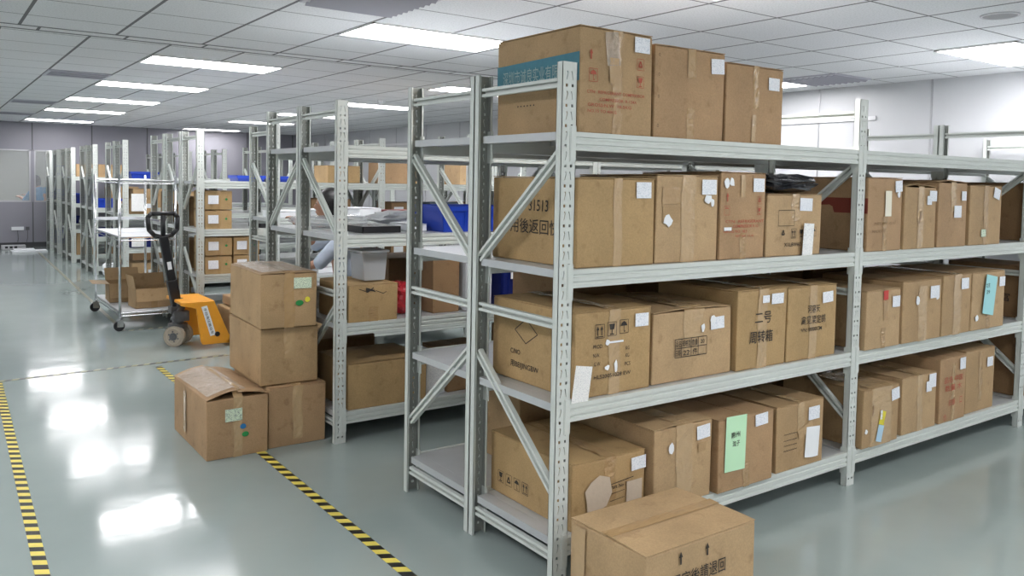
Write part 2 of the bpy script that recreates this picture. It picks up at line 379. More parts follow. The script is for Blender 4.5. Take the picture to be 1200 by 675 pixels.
def channel(m, p, q, wd=.036, dp=.02, th=.003):    # brace in a y-z plane, opening towards -x, with a groove
    p = Vector(p); q = Vector(q); d = (q-p).normalized(); n = Vector((1, 0, 0)).cross(d).normalized()
    m.bar(p+Vector((dp, 0, 0)), q+Vector((dp, 0, 0)), wd, th, (1, 0, 0))
    for s in (-1, 1):
        o = n*s*(wd/2-.006); m.bar(p+o+Vector((dp/2, 0, 0)), q+o+Vector((dp/2, 0, 0)), .012, dp, (1, 0, 0))
def post_obj(parent, x, y, back):
    o = link('upright_post', POST, parent, (x, y, 0))
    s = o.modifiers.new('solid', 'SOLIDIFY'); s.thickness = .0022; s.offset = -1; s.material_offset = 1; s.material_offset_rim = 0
    if back: o.rotation_euler = (0, 0, math.pi); o.location = (x+PW, y, 0)
    return o
def rack(x0, y0, nb, levels, label, back_high=False, rungs=(1.925, 1.01, .11), decks=True, group=None):
    r = thing('storage_rack', label, 'rack', (x0, y0, 0), 0, group)
    beam = MB(); zb = 0
    # step profile with two grooves on the outer face
    prof = [(0, 0), (0, -.018), (.006, -.021), (.006, -.028), (0, -.031), (0, -.045), (.006, -.048), (.006, -.054), (0, -.057), (0, -.07), (.04, -.07), (.04, -.003), (.02, -.003), (.02, 0)]
    def beam_mesh():
        m = MB(); n = len(prof); xa, xb = PW, L
        m.add([(xa, y, z) for y, z in prof] + [(xb, y, z) for y, z in prof], [tuple(range(n)), tuple(range(n, 2*n))] + [(i, n+i, n+(i+1) % n, (i+1) % n) for i in range(n)])
        for a, c in ((PW-.030, PW), (L, L+.030)):
            m.box(a, c, -.0016, .0, -.115, .022)
            m.box(a+.004 if a < .1 else a, c if a < .1 else c-.004, -.0030, -.0016, -.110, .017)
        for a, c in ((PW-.004, PW+.001), (L-.001, L+.004)): m.box(a, c, -.0016, .04, -.115, .022)
        return m.mesh('shelf_beam', PAINT)
    bm_ = bpy.data.meshes.get('shelf_beam') or beam_mesh()
    def deck_mesh():
        m = MB(); n = 6; a, c = PW+.006, L-.006; wq = (c-a)/n
        for k in range(n):
            u, v = a+k*wq+.0012, a+(k+1)*wq-.0012
            m.box(u, v, .022, D-.022, -.004, -.001)
            m.box(u, u+.002, .042, D-.042, -.028, -.004); m.box(v-.002, v, .042, D-.042, -.028, -.004)
        m.box(a-.058, a, .042, D-.042, -.032, -.001)
        return m.mesh('shelf_panel', DECK)
    dk = bpy.data.meshes.get('shelf_panel') or deck_mesh()
    for k in range(nb+1):
        post_obj(r, k*L, 0, False); post_obj(r, k*L, D, True)
        m = [MB() for _ in range(5)]; i = 0
        for z in rungs:
            q = MB(); channel(q, (k*L+.012, .034, z), (k*L+.012, D-.034, z)); q.build('cross_rung', PAINT, r)
        zz = [(1.66, 1.22), (.81, .36)]
        for j, (hi, lo) in enumerate(zz):
            bh = back_high if j == 0 else not back_high
            ya, yb = (D-.03, .03) if bh else (.03, D-.03)
            q = MB(); channel(q, (k*L+.012, ya, hi), (k*L+.012, yb, lo), .04); q.build('diagonal_brace', PAINT, r)
    for k in range(nb):
        for z in levels:
            link('shelf_beam', bm_, r, (k*L, 0, z))
            o = link('shelf_beam', bm_, r, (k*L+L+PW, D, z)); o.rotation_euler = (0, 0, math.pi)
            link('shelf_panel', dk, r, (k*L, 0, z))
    return r
LV = (1.742, 1.219, .703, .18)
YA, YB2, YC, YD = 0, D+.007, 2.043, 2.043+D+.007
rack(0, YA, 3, LV, 'grey steel rack in the foreground filled with big cartons')
rack(0, YB2, 3, LV, 'grey steel rack standing back to back behind the foreground rack', True)
rack(0, YC, 2, LV, 'grey steel rack behind the floor carton stack holding two brown cartons', True, (1.93, .875, .11))
rack(0, YD, 2, LV, 'grey steel rack back to back behind the carton stack rack', False, (1.93, .86, .11))
LE = (1.50, 1.03, .585, .13)
rack(.45, 4.40, 1, (1.2, .7, .18), 'short grey steel rack with white papers beyond the middle aisle', True)
rack(.22, 5.85, 3, LE, 'grey steel rack with small labelled cartons behind the pallet jack')
rack(.21, 6.47, 2, LE, 'grey steel rack directly behind the small labelled cartons', True)
rack(.20, 7.14, 2, LE, 'grey steel rack right beside the wire cart', False)
rack(.19, 9.30, 2, LE, 'grey steel rack with blue bins just left of the cart posts', False)
rack(.18, 9.91, 2, LE, 'grey steel rack at the back of the blue bin pair', True)
rack(.18, 11.55, 2, LE, 'white faced steel rack third from the far end', False)
rack(.17, 12.16, 2, LE, 'grey steel rack behind the white faced third row', True)
rack(.16, 13.65, 2, LE, 'white faced steel rack with a brown carton low inside', False)
rack(.15, 14.27, 1, LE, 'grey steel rack behind the second row from the far end', True)
rack(.15, 15.45, 1, LE, 'grey steel rack nearest the far glass partition but one', False)
rack(.15, 16.55, 1, LE, 'grey steel rack standing closest to the back wall', True)

# ------------------------------------------------------------------ text
_tc = {}
def text2d(s):
    if s not in _tc:
        c = bpy.data.curves.new('t', 'FONT'); c.body = s; c.resolution_u = 3; c.offset = .006
        o = bpy.data.objects.new('t', c); COL.objects.link(o)
        dg = bpy.context.evaluated_depsgraph_get(); me = bpy.data.meshes.new_from_object(o.evaluated_get(dg))
        vs = [(v.co.x, v.co.y) for v in me.vertices]; fs = [tuple(p.vertices) for p in me.polygons]
        bpy.data.objects.remove(o); bpy.data.curves.remove(c); bpy.data.meshes.remove(me)
        x0 = min(v[0] for v in vs); x1 = max(v[0] for v in vs)
        _tc[s] = ([(v[0]-x0, v[1]) for v in vs], fs, x1-x0)
    return _tc[s]
def marks(shapes):
    """shapes -> 2D verts, faces; ('t',str,u,v,size,width or None) ('l',pts,w) ('p',pts)"""
    V = []; F = []
    def add(vs, fs): b = len(V); V.extend(vs); F.extend([tuple(b+i for i in f) for f in fs])
    for s in shapes:
        if s[0] == 't':
            vs, fs, wd = text2d(s[1]); sz = s[4]; kx = (s[5]/wd) if len(s) > 5 and s[5] else sz
            add([(s[2]+x*kx, s[3]+y*sz) for x, y in vs], fs)
        elif s[0] == 'l':
            for a, b in zip(s[1][:-1], s[1][1:]):
                dx, dy = b[0]-a[0], b[1]-a[1]; l_ = math.hypot(dx, dy) or 1; nx, ny = -dy/l_*s[2]/2, dx/l_*s[2]/2
                add([(a[0]+nx, a[1]+ny), (b[0]+nx, b[1]+ny), (b[0]-nx, b[1]-ny), (a[0]-nx, a[1]-ny)], [(0, 1, 2, 3)])
        else: add(list(s[1]), [tuple(range(len(s[1])))])
    return V, F
def rectl(x, y, w, h, t=.0022): return ('l', [(x, y), (x+w, y), (x+w, y+h), (x, y+h), (x, y)], t)
def icon(kind, x, y, s, frame=True):
    o = [rectl(x, y, s*.85, s, s*.04)] if frame else []
    def P(*q): return [(x+a*s, y+b*s) for a, b in q]
    if kind == 'up':
        for d in (0, .38): o += [('p', P((.1+d, .6), (.36+d, .6), (.23+d, .9))), ('p', P((.19+d, .2), (.27+d, .2), (.27+d, .62), (.19+d, .62)))]
        o.append(('p', P((.08, .08), (.76, .08), (.76, .14), (.08, .14))))
    if kind == 'arrow': o += [('p', P((.0, .55), (.44, .55), (.22, 1))), ('p', P((.13, 0), (.31, 0), (.31, .58), (.13, .58)))]
    if kind == 'glass': o += [('p', P((.14, .88), (.24, .45), (.6, .45), (.7, .88))), ('p', P((.38, .15), (.46, .15), (.46, .5), (.38, .5))), ('p', P((.22, .08), (.62, .08), (.62, .16), (.22, .16)))]
    if kind == 'umbrella': o += [('p', P((.08, .55), (.2, .78), (.42, .9), (.64, .78), (.76, .55))), ('l', P((.42, .55), (.42, .12), (.52, .12), (.52, .2)), s*.05)]
    if kind == 'cycle': o += [('l', P((.2, .3), (.42, .8), (.64, .3), (.2, .3)), s*.12)]
    if kind == 'box': o += [('p', P((.15, .7), (.7, .7), (.7, .82), (.15, .82)))]
    return o

# ------------------------------------------------------------------ cartons
rng = random.Random(7)
class Carton:
    def __init__(s, x0, y0, z, w, d, h, label, mat=None, rot=0, cat='carton', group=None, tapec=TAPE, rough=.004, flaps=True, seam='y', tape_len=(.0, 1.), tape_w=.06, topdrop=0, jit=True, front_tape=True, lift=0, name='cardboard_box', pivot=None):
        s.w, s.d, s.h, s.lift = w, d, h, lift; rg = random.Random(hash((round(x0, 3), round(y0, 3), round(z, 3))) & 0xffff)
        if pivot is None: cx, cy = x0+w/2, y0+d/2
        else:
            cx = x0 + (w/2)*math.cos(rot) - (d/2)*math.sin(rot); cy = y0 + (w/2)*math.sin(rot) + (d/2)*math.cos(rot)
        s.root = thing(name, label, cat, (cx, cy, z), rot, group)
        s.c = {}
        for i in (0, 1):
            for j in (0, 1):
                for k in (0, 1): s.c[i, j, k] = Vector([rg.uniform(-rough, rough*.3)*(-1 if q == 0 else 1) for q in (i, j)] + [0 if k == 0 else rg.uniform(-rough, 0)])
        s.bul = rg.uniform(.000, .0035); s.mat = mat or rg.choice(CARD); s.rg = rg; s.top = h-.004
        N = 5; m = MB()
        idx = {}
        def V(a, b, c):
            if (a, b, c) not in idx: idx[a, b, c] = len(m.v); m.v.append(tuple(s.P(a/N, b/N, c/N)))
            return idx[a, b, c]
        for a in range(N):
            for b in range(N):
                for q in ((V(a, 0, b), V(a+1, 0, b), V(a+1, 0, b+1), V(a, 0, b+1)), (V(a, N, b), V(a, N, b+1), V(a+1, N, b+1), V(a+1, N, b)),
                          (V(0, a, b), V(0, a, b+1), V(0, a+1, b+1), V(0, a+1, b)), (V(N, a, b), V(N, a+1, b), V(N, a+1, b+1), V(N, a, b+1)),
                          (V(a, b, 0), V(a, b+1, 0), V(a+1, b+1, 0), V(a+1, b, 0)), (V(a, b, N), V(a+1, b, N), V(a+1, b+1, N), V(a, b+1, N))):
                    m.f.append(list(q)); m.m.append(0)
        m.build('body', s.mat, s.root, bevel=.005, smooth=False)
        if flaps:
            g = .0025
            for sd in (-1, 1):
                f = MB(); n = 4; lf = lift*(1 if sd < 0 else .6)
                for i in range(n):
                    for j in range(n):
                        pass
                vs = []; fs = []
                for i in range(n+1):
                    for j in range(n+1):
                        u, v = i/n, j/n
                        if seam == 'y': X = sd*(w/2 - u*(w/2-g)); Y = -d/2 + v*d
                        else: X = -w/2 + v*w; Y = sd*(d/2 - u*(d/2-g))
                        zz = s.top + .0015 + u*lf + rg.uniform(-.0006, .0012) + (lift*.35*math.sin(u*2.5) if lift else 0)
                        p = s.P(X/w+.5, Y/d+.5, 1); vs.append((p.x, p.y, p.z + zz - s.top))
                for i in range(n):
                    for j in range(n): a = i*(n+1)+j; fs.append((a, a+1, a+n+2, a+n+1))
                f.add(vs, fs); o = f.build('top_flap', s.mat, s.root)
                sm = o.modifiers.new('thick', 'SOLIDIFY'); sm.thickness = .003; sm.offset = 1
        if front_tape and tapec:
            n = 14; m = MB(); xs = [-tape_w/2, -tape_w/6, tape_w/6, tape_w/2]; rows = []
            if seam == 'y':
                for i in range(n+1):
                    zf = h*(tape_len[0] + (tape_len[1]-tape_len[0])*i/n)
                    rows.append([s.F(w/2+x+rg.uniform(-.001, .001)+.004*math.sin(i*.5), min(zf, h), .0012+abs(rg.gauss(0, .0011))) for x in xs])
                if tape_len[1] >= .99:
                    for i in range(1, n+1):
                        yy = -d/2 + d*.98*i/n
                        rows.append([(x+rg.uniform(-.001, .001), yy, s.h+.0025+abs(rg.gauss(0, .0012))+lift*.9) for x in xs])
            else:
                for i in range(n+1):
                    rows.append([(-w/2+w*i/n, x, s.h+.0025+abs(rg.gauss(0, .0012))+lift) for x in xs])
            b = []
            for r_ in rows: b += r_
            m.add(b, [(i*4+j, i*4+j+1, i*4+j+5, i*4+j+4) for i in range(len(rows)-1) for j in range(3)])
            m.build('packing_tape', tapec, s.root)
    def P(s, u, v, t):
        p = Vector(((u-.5)*s.w, (v-.5)*s.d, t*s.top)); q = Vector((0, 0, 0))
        for (i, j, k), o in s.c.items(): q += o*((u if i else 1-u)*(v if j else 1-v)*(t if k else 1-t))
        b = s.bul*math.sin(math.pi*max(0, min(1, t)))
        q.x += b*(2*u-1)*math.sin(math.pi*v); q.y += b*(2*v-1)*math.sin(math.pi*u)
        return p+q
    def F(s, x, z, off=.001):           # front face, x from the left edge, z from the base
        p = s.P(x/s.w, 0, z/s.top); return (p.x, p.y-off, p.z)
    def Lf(s, x, z, off=.001):          # left face, x from the back edge towards the front
        p = s.P(0, 1-x/s.d, z/s.top); return (p.x-off, p.y, p.z)
    def T(s, x, y, off=.006):
        X = x-s.w/2; u = max(0, 1-abs(X)/(s.w/2)); lf = s.lift*(1 if X < 0 else .6)
        return (X, y-s.d/2, s.h + off + (u*lf + s.lift*.35*math.sin(u*2.5) if s.lift else 0))
    def mark(s, shapes, mat=INK, face='F', name='printed_marks', off=None):
        V, F_ = marks(shapes); fn = {'F': s.F, 'L': s.Lf, 'T': s.T}[face]
        off = off or (.005 if face == 'F' else .0016)
        MB().add([fn(a, b, off) for a, b in V], F_).build(name, mat, s.root); return s
    def sheet(s, x, z, w, h, mat=LABEL, face='F', rot=0, name='shipping_label', off=.0065, curl=0, lab=None):
        fn = {'F': s.F, 'L': s.Lf, 'T': s.T}[face]; n = 10 if face == 'T' else 4; vs = []; ca, sa = math.cos(rot), math.sin(rot)
        for i in range(n+1):
            for j in range(n+1):
                a, b = (i/n-.5)*w, (j/n-.5)*h
                vs.append(fn(x+w/2+a*ca-b*sa, z+h/2+a*sa+b*ca, off + curl*(1-j/n)*math.sin(i/n*3.1)))
        o = MB().add(vs, [(i*(n+1)+j, (i+1)*(n+1)+j, (i+1)*(n+1)+j+1, i*(n+1)+j+1) for i in range(n) for j in range(n)]).build(name, mat, s.root)
        if lab: o['label'] = lab
        return s
    def torn(s, x, z, w, h, mat=WHITE, name='torn_paper'):
        rg = s.rg; pts = []
        for k in range(9):
            a = 2*math.pi*k/9; rr = rg.uniform(.6, 1.05); pts.append(s.F(x+w/2+math.cos(a)*w/2*rr, z+h/2+math.sin(a)*h/2*rr, .0072))
        MB().add(pts, [tuple(range(9))]).build(name, mat, s.root); return s
    def patch(s, x, z, w, h, mat, name='packing_tape'): return s.sheet(x, z, w, h, mat, name=name, off=.004)
Z1_, Z2_, Z3_, Z4_ = LV
PATCH = plain('peeled_cardboard', (.56, .46, .35), .8, 0, .2, 60, .06)
C = Carton
# ---- top shelf
b = C(.105, .03, Z1_, .39, .55, .410, 'largest carton on the top shelf with a teal band', CARD[0], tape_len=(.0, 1), tape_w=.05)
b.sheet(.285, .335, .085, .062).sheet(.13, .27, .07, .13, FOAM, name='wrinkled_tape', rot=.1).sheet(.15, .2, .05, .1, TAPE, name='packing_tape')
b.mark(icon('arrow', .045, .285, .04, False) + icon('cycle', .3, .265, .045) + icon('umbrella', .045, .20, .05) + icon('glass', .3, .195, .045) +
       [('t', 'CTN:  REFRIGERANT COMPRESSOR', .035, .155, .017, .31), ('t', 'COMPRESSOR: R-134A', .1, .128, .017, .2), ('t', 'GROSS:N.W  18.5KG', .04, .105, .017, .23), ('t', 'NO.15 TO 40KG', .04, .082, .016, .15)], INK_RED)
b.mark([('p', [(.0, .185), (.55, .20), (.55, .31), (0, .30)])], TEAL, 'L', 'printed_band')
b.mark([('t', '深圳市诚良实业有限公司', .045, .222, .062, .46)], INK_PALE, 'L', off=.0035)
b.mark([('t', '……', .15, .12, .05, .12)], INK, 'L')
C(.508, .03, Z1_, .43, .5, .383, 'plain carton in the middle of the three on the top shelf', CARD[2], tape_len=(.0, .35), tape_w=.045).sheet(.335, .29, .085, .065, rot=.06)\
  .patch(.19, .26, .05, .12, TAPE).mark([('l', [(.02+.004*math.cos(a*.7), z+.006*math.sin(a*.7)) for a in range(10)], .0015) for z in (.34, .26, .17, .05)])
C(.95, .03, Z1_, .40, .5, .353, 'right hand carton on the top shelf with short tape strip', CARD[2], tape_len=(.45, 1), tape_w=.04).sheet(.285, .25, .08, .058)\
  .patch(.175, .01, .03, .12, TAPE_CLEAR)
# ---- second shelf, first bay
b = C(.112, .03, Z2_, .415, .58, .355, 'carton printed 31513 behind the corner post diagonal', CARD[3], tape_len=(0, 1), tape_w=.045, tapec=TAPE_CLEAR)
b.sheet(.305, .275, .085, .066)
b.mark([('t', '31513', .27, .215, .066, .13), ('t', '用後返回快富', .14, .125, .066, .40)], INK, 'L')
b = C(.54, .035, Z2_, .388, .5, .372, 'patched carton with torn white triangle label', CARD[1], tape_len=(0, 1), tape_w=.085, tapec=TAPE_CLEAR)
b.sheet(.275, .29, .095, .065).torn(.285, .245, .06, .05).torn(.035, .15, .06, .06).patch(.035, .17, .1, .07, CARD[0]).patch(.03, .25, .11, .07, TAPE).torn(.33, .235, .03, .04)
b = C(.934, .03, Z2_, .313, .5, .392, 'carton with red arrow print and mangled tape', CARD[2], tape_len=(.0, .3), tape_w=.04)
b.sheet(.215, .305, .08, .062).torn(.01, .315, .04, .05).torn(.045, .32, .04, .055).sheet(.02, .13, .05, .015, WHITE, name='torn_paper').patch(.13, .28, .03, .1, TAPE_CLEAR)
b.mark(icon('arrow', .03, .26, .04, False) + icon('cycle', .25, .25, .035) + icon('box', .02, .2, .04) + icon('glass', .25, .2, .035) +
       [('t', 'CTN:  REFRIGERANT', .03, .165, .018, .27), ('t', 'COMPRESSOR R-12', .08, .143, .018, .18), ('t', 'GROSS NO. 18.5', .02, .12, .017, .16), ('t', 'NET NO. 15-40', .1, .1, .014, .13)], INK_RED)
b = C(1.262, .03, Z2_, .425, .46, .295, 'low carton with a black plastic bag on top', CARD[1], tape_len=(.55, 1), tape_w=.06, tapec=TAPE_CLEAR)
b.sheet(.24, .215, .1, .062, rot=-.03).sheet(.255, -.005, .082, .16, TAG, name='paper_tag', rot=-.04, off=.02)
b.mark([rectl(.08, .145, .12, .075, .0022)] + icon('cycle', .1, .09, .045, False) + icon('up', .18, .085, .045) + icon('glass', .24, .085, .045, False) + icon('umbrella', .34, .09, .045) + [('t', 'X1L8W60', .13, .045, .027, .13)])
# ---- second shelf, second bay
b = C(2.03, -.01, Z2_, .325, .56, .39, 'carton with a tall cream paper strip beside the middle post', CARD[2], tape_len=(0, .5), tape_w=.04)
b.mark([('p', [(0, .2), (.56, .2), (.56, .28), (0, .28)])], plain('dark_red_print', (.2, .035, .02), .7), 'L', 'printed_band')
b.sheet(.245, .315, .07, .06, rot=.08).torn(.26, .28, .04, .04).sheet(.15, .185, .06, .135, CREAM_P, name='paper_strip').mark([('t', 'NET.WT  G.W', .06, .14, .022, .2), ('t', 'MADE OF', .04, .1, .02, .12)], CARD_DARK)
b = C(2.38, -.01, Z2_, .335, .5, .345, 'torn topped carton second from the middle post', CARD[0], tape_len=(0, 1), tape_w=.06, tapec=TAPE_CLEAR, lift=.012)
b.sheet(.25, .265, .08, .06).sheet(.225, .245, .05, .05).mark([('l', [(.15, .14), (.165, .18), (.16, .21)], .008)], CARD_DARK)
b = C(2.74, -.01, Z2_, .32, .5, .375, 'ragged topped carton with two white labels', CARD[2], tape_len=(.55, 1), tape_w=.06, tapec=TAPE_CLEAR, lift=.01)
b.sheet(.245, .27, .055, .055).sheet(.16, .17, .085, .07)
b = C(3.10, -.01, Z2_, .40, .5, .36, 'carton with small green sticker on the tape', CARD[0], tape_len=(0, 1), tape_w=.055)
b.sheet(.285, .28, .08, .065, rot=-.25).sheet(.14, .05, .06, .045, LABEL_G, name='green_sticker')
# ---- third shelf, first bay
b = C(.115, .03, Z3_, .41, .57, .345, 'wide carton with diamond outline on its side', CARD[3], tape_len=(0, 1), tape_w=.06, tapec=TAPE_CLEAR)
b.sheet(.315, .265, .075, .055)
b.sheet(-.03, -.01, .085, .15, TAG, name='paper_tag', rot=-.15, off=.03)
b.mark(icon('up', .1, .235, .055) + icon('glass', .165, .24, .055) + icon('umbrella', .23, .245, .055) +
       [('t', 'PROD.', .09, .195, .022, .05), ('t', 'N.W.', .09, .16, .022, .035), ('t', 'G.W.', .095, .125, .022, .035), ('t', 'KG', .265, .175, .022, .02), ('t', 'KG', .265, .145, .022, .02), ('t', 'PCS', .262, .11, .022, .03), ('t', 'HLS20051028 EW', .095, .072, .022, .2)])
b.torn(.15, .2, .03, .03).torn(.2, .085, .02, .06).sheet(.16, .21, .09, .008, WHITE, name='torn_paper').torn(.15, .1, .03, .025)
b.mark([('l', [(.25, .17), (.33, .22), (.25, .275), (.17, .22), (.25, .17)], .004), ('t', 'C/NO', .14, .115, .03, .07), ('t', '用BEIJINGBW', .14, .06, .032, .2)], INK, 'L')
b = C(.548, .04, Z3_, .50, .5, .308, 'broad carton with a stamped table of figures', CARD[1], tape_len=(.35, 1), tape_w=.13, tapec=TAPE_CLEAR, lift=.008)
b.sheet(.355, .21, .09, .055, rot=.03).torn(.345, .235, .05, .04).torn(.29, .2, .025, .05)
b.mark([('l', [(.13+.0, z), (.33, z)], .003) for z in (.105, .145, .185)] + [('l', [(x, .105), (x, .185)], .003) for x in (.13, .17, .23, .275, .33)] +
       [('t', '品名', .133, .153, .03, .034), ('t', '规格型', .174, .153, .03, .053), ('t', '数量', .235, .153, .03, .036), ('t', '20', .29, .155, .025, .025), ('t', '日期', .133, .113, .03, .034), ('t', '22', .18, .112, .03, .04), ('t', '件', .24, .113, .03, .03)])
b = C(1.062, .02, Z3_, .36, .5, .37, 'carton printed 二号 周转箱 in large black characters', CARD[3], tape_len=(0, 1), tape_w=.07, tapec=TAPE_CLEAR)
b.sheet(.235, .295, .09, .05).sheet(.17, .305, .05, .035, LABEL).mark([('t', '二号', .12, .215, .062, .12), ('t', '周转箱', .085, .125, .062, .17)])
b = C(1.432, .02, Z3_, .40, .5, .365, 'carton with three lines of black characters beside middle post', CARD[3], tape_len=(0, 1), tape_w=.06, tapec=TAPE_CLEAR)
b.sheet(.27, .275, .09, .055, rot=.04).mark([('t', '河容天', .15, .235, .042, .1), ('t', '禽见梁定鸽', .1, .18, .045, .2), ('t', 'VN:10000CM', .1, .14, .028, .17)])
# ---- third shelf, second bay
b = C(2.035, -.02, Z3_, .33, .5, .315, 'carton with a small red sticker at its top edge', CARD[1], tape_len=(.0, .35), tape_w=.04, topdrop=0)
b.sheet(.24, .215, .075, .06).sheet(.15, .26, .045, .05, plain('red_sticker', (.55, .04, .03), .4), name='red_sticker').patch(.16, .15, .04, .1, TAPE)
b = C(2.385, -.02, Z3_, .415, .5, .343, 'scuffed carton with white label second from the middle post', CARD[0], tape_len=(0, .9), tape_w=.09, tapec=TAPE_CLEAR)
b.sheet(.28, .235, .1, .07).torn(.12, .2, .045, .06).torn(.34, .22, .04, .03)
b = C(2.81, -.02, Z3_, .335, .5, .355, 'taped carton next left of the cyan note carton', CARD[0], tape_len=(0, 1), tape_w=.09, tapec=TAPE_CLEAR)
b.sheet(.2, .265, .09, .065)
b = C(3.155, -.02, Z3_, .415, .5, .352, 'carton with a hanging cyan paper note', CARD[1], tape_len=(0, .3), tape_w=.05)
b.sheet(.33, .255, .075, .06).sheet(.13, .09, .14, .24, CYAN_P, name='paper_note', rot=-.16, off=.012).torn(.03, .05, .05, .05)
b.mark([('t', '北京', .14, .26, .03, .05), ('t', '29', .15, .22, .03, .04)], INK, off=.0145)
# marks over the note sit on the note's own sheet distance
# ---- bottom shelf, first bay
b = C(.112, .03, Z4_, .40, .56, .268, 'low carton partly behind the loose floor carton', CARD[3], tape_len=(.3, 1), tape_w=.06, tapec=TAPE)
b.sheet(.315, .19, .085, .055, rot=.03).torn(.04, .03, .17, .19, PATCH, name='torn_patch').sheet(.29, .02, .09, .13, PATCH, name='torn_patch')
b.mark([('l', [(.2, .155), (.33, .165)], .003), ('t', 'Part No 730W', .2, .135, .022, .14), ('l', [(.2, .115), (.28, .12)], .002), ('l', [(.2, .085), (.28, .09)], .002), ('l', [(.2, .05), (.28, .055)], .003)])
b.mark(icon('glass', .06, .055, .05) + icon('cycle', .12, .055, .05) + icon('umbrella', .18, .055, .05) + icon('up', .24, .055, .05), INK, 'L')
b = C(.532, .0, Z4_, .36, .55, .343, 'battered carton with creased tape seam between two bottom cartons', CARD[1], tape_len=(0, 1), tape_w=.1, tapec=TAPE_CLEAR, lift=.006)
b.sheet(.255, .265, .085, .06, rot=.05).torn(.07, .23, .05, .05).sheet(.265, .21, .05, .04, CARD[0], name='torn_patch')
b = C(.912, -.02, Z4_, .385, .55, .33, 'carton with a tall pale green note', CARD[2], tape_len=(0, .35), tape_w=.045)
b.sheet(.245, .27, .09, .055, rot=.05).sheet(.04, .09, .14, .25, GREEN_P, name='paper_note', rot=-.03, off=.006)
b.mark([('t', '惠州', .075, .245, .028, .06), ('t', '沈子', .085, .205, .028, .05)], INK, off=.0085)
b = C(1.352, .0, Z4_, .37, .5, .322, 'carton with torn flap and crumpled white sheet beside middle post', CARD[0], tape_len=(.55, 1), tape_w=.05, tapec=TAPE_CLEAR)
b.sheet(.24, .225, .09, .065).sheet(.22, .04, .11, .15, WHITE, name='crumpled_sheet', rot=-.08, curl=.008).sheet(.16, .16, .12, .045, CARD[1], name='torn_flap', rot=.35, off=.006)
b.mark([('l', [(.05+i*.008, z+.004*(i % 2)) for i in range(14)], .0025) for z in (.1, .125, .15, .18)])
# ---- bottom shelf, second bay
b = C(2.045, -.02, Z4_, .345, .5, .313, 'carton with colourful yellow and blue sticker', CARD[0], tape_len=(0, 1), tape_w=.22, tapec=TAPE, tapec_=None) if False else C(2.045, -.02, Z4_, .345, .5, .313, 'carton with colourful yellow and blue sticker', CARD[0], tape_len=(0, 1), tape_w=.2, tapec=TAPE_CLEAR)
b.sheet(.26, .23, .08, .065, rot=.12).sheet(.15, .11, .05, .075, plain('yellow_sticker', (.75, .65, .04), .4), name='yellow_sticker', rot=-.3).sheet(.13, .02, .055, .09, plain('pale_blue_sticker', (.45, .65, .8), .4), name='pale_blue_sticker', rot=-.25).sheet(.155, .14, .02, .05, WHITE, name='torn_paper').torn(.01, .08, .03, .03)
b.mark([('l', [(.08, .17), (.09, .2), (.085, .23)], .008)], CARD_DARK)
b = C(2.455, .0, Z4_, .375, .5, .32, 'tan carton with doubled white labels on the bottom shelf', CARD[1], tape_len=(0, 1), tape_w=.06, tapec=TAPE_CLEAR)
b.sheet(.28, .235, .08, .08).sheet(.25, .215, .06, .06, LABEL)
b = C(2.862, .0, Z4_, .31, .5, .385, 'carton stamped with brown characters on the bottom shelf', CARD[2], tape_len=(0, .9), tape_w=.04)
b.sheet(.22, .3, .07, .07).mark([('t', '品名 中国', .04, .24, .04, .22), ('t', '数量 木', .05, .19, .04, .2), ('t', '口', .23, .1, .05, .03), ('t', '日期', .1, .1, .04, .07), ('t', '仓', .04, .02, .04, .04)], INK_RED)
b = C(3.21, .02, Z4_, .365, .5, .39, 'plain tan carton last on the bottom shelf', CARD[0], tape_len=(.15, .95), tape_w=.05)
b.sheet(.255, .27, .075, .06)
# ---- cartons on the rack behind; its dark brown ones are added to darken the gaps
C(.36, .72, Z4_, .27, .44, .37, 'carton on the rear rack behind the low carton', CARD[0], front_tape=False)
C(.62, .72, Z3_, .42, .44, .38, 'added dark carton on the rear rack behind the table stamped carton', CARD_DARK, front_tape=False)
C(1.10, .72, Z3_, .42, .44, .40, 'added dark carton on the rear rack behind the 周转箱 carton', CARD_DARK, front_tape=False)
C(2.1, .72, Z3_, .45, .44, .40, 'added dark carton on the rear rack behind the red sticker carton', CARD_DARK, front_tape=False)
C(2.65, .72, Z3_, .45, .44, .40, 'added dark carton on the rear rack behind the scuffed carton', CARD_DARK, front_tape=False)
C(2.1, .72, Z2_, .5, .44, .37, 'added dark carton on the rear rack behind the cream strip carton', CARD_DARK, front_tape=False)
C(2.75, .72, Z2_, .5, .44, .38, 'added dark carton on the rear rack behind the ragged topped carton', CARD_DARK, front_tape=False)
C(.66, .72, Z4_, .5, .44, .40, 'added dark carton on the rear rack behind the battered carton', CARD_DARK, front_tape=False)
C(2.3, .72, Z4_, .5, .44, .40, 'added dark carton on the rear rack behind the colourful sticker carton', CARD_DARK, front_tape=False)

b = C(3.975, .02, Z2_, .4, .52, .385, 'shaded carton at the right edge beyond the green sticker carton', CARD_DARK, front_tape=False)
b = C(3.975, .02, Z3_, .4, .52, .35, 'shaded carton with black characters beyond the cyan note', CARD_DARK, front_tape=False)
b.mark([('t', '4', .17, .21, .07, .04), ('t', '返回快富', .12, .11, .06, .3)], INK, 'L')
b = C(3.975, .02, Z4_, .4, .52, .42, 'shaded carton at the right edge of the bottom shelf', CARD_DARK, front_tape=False)
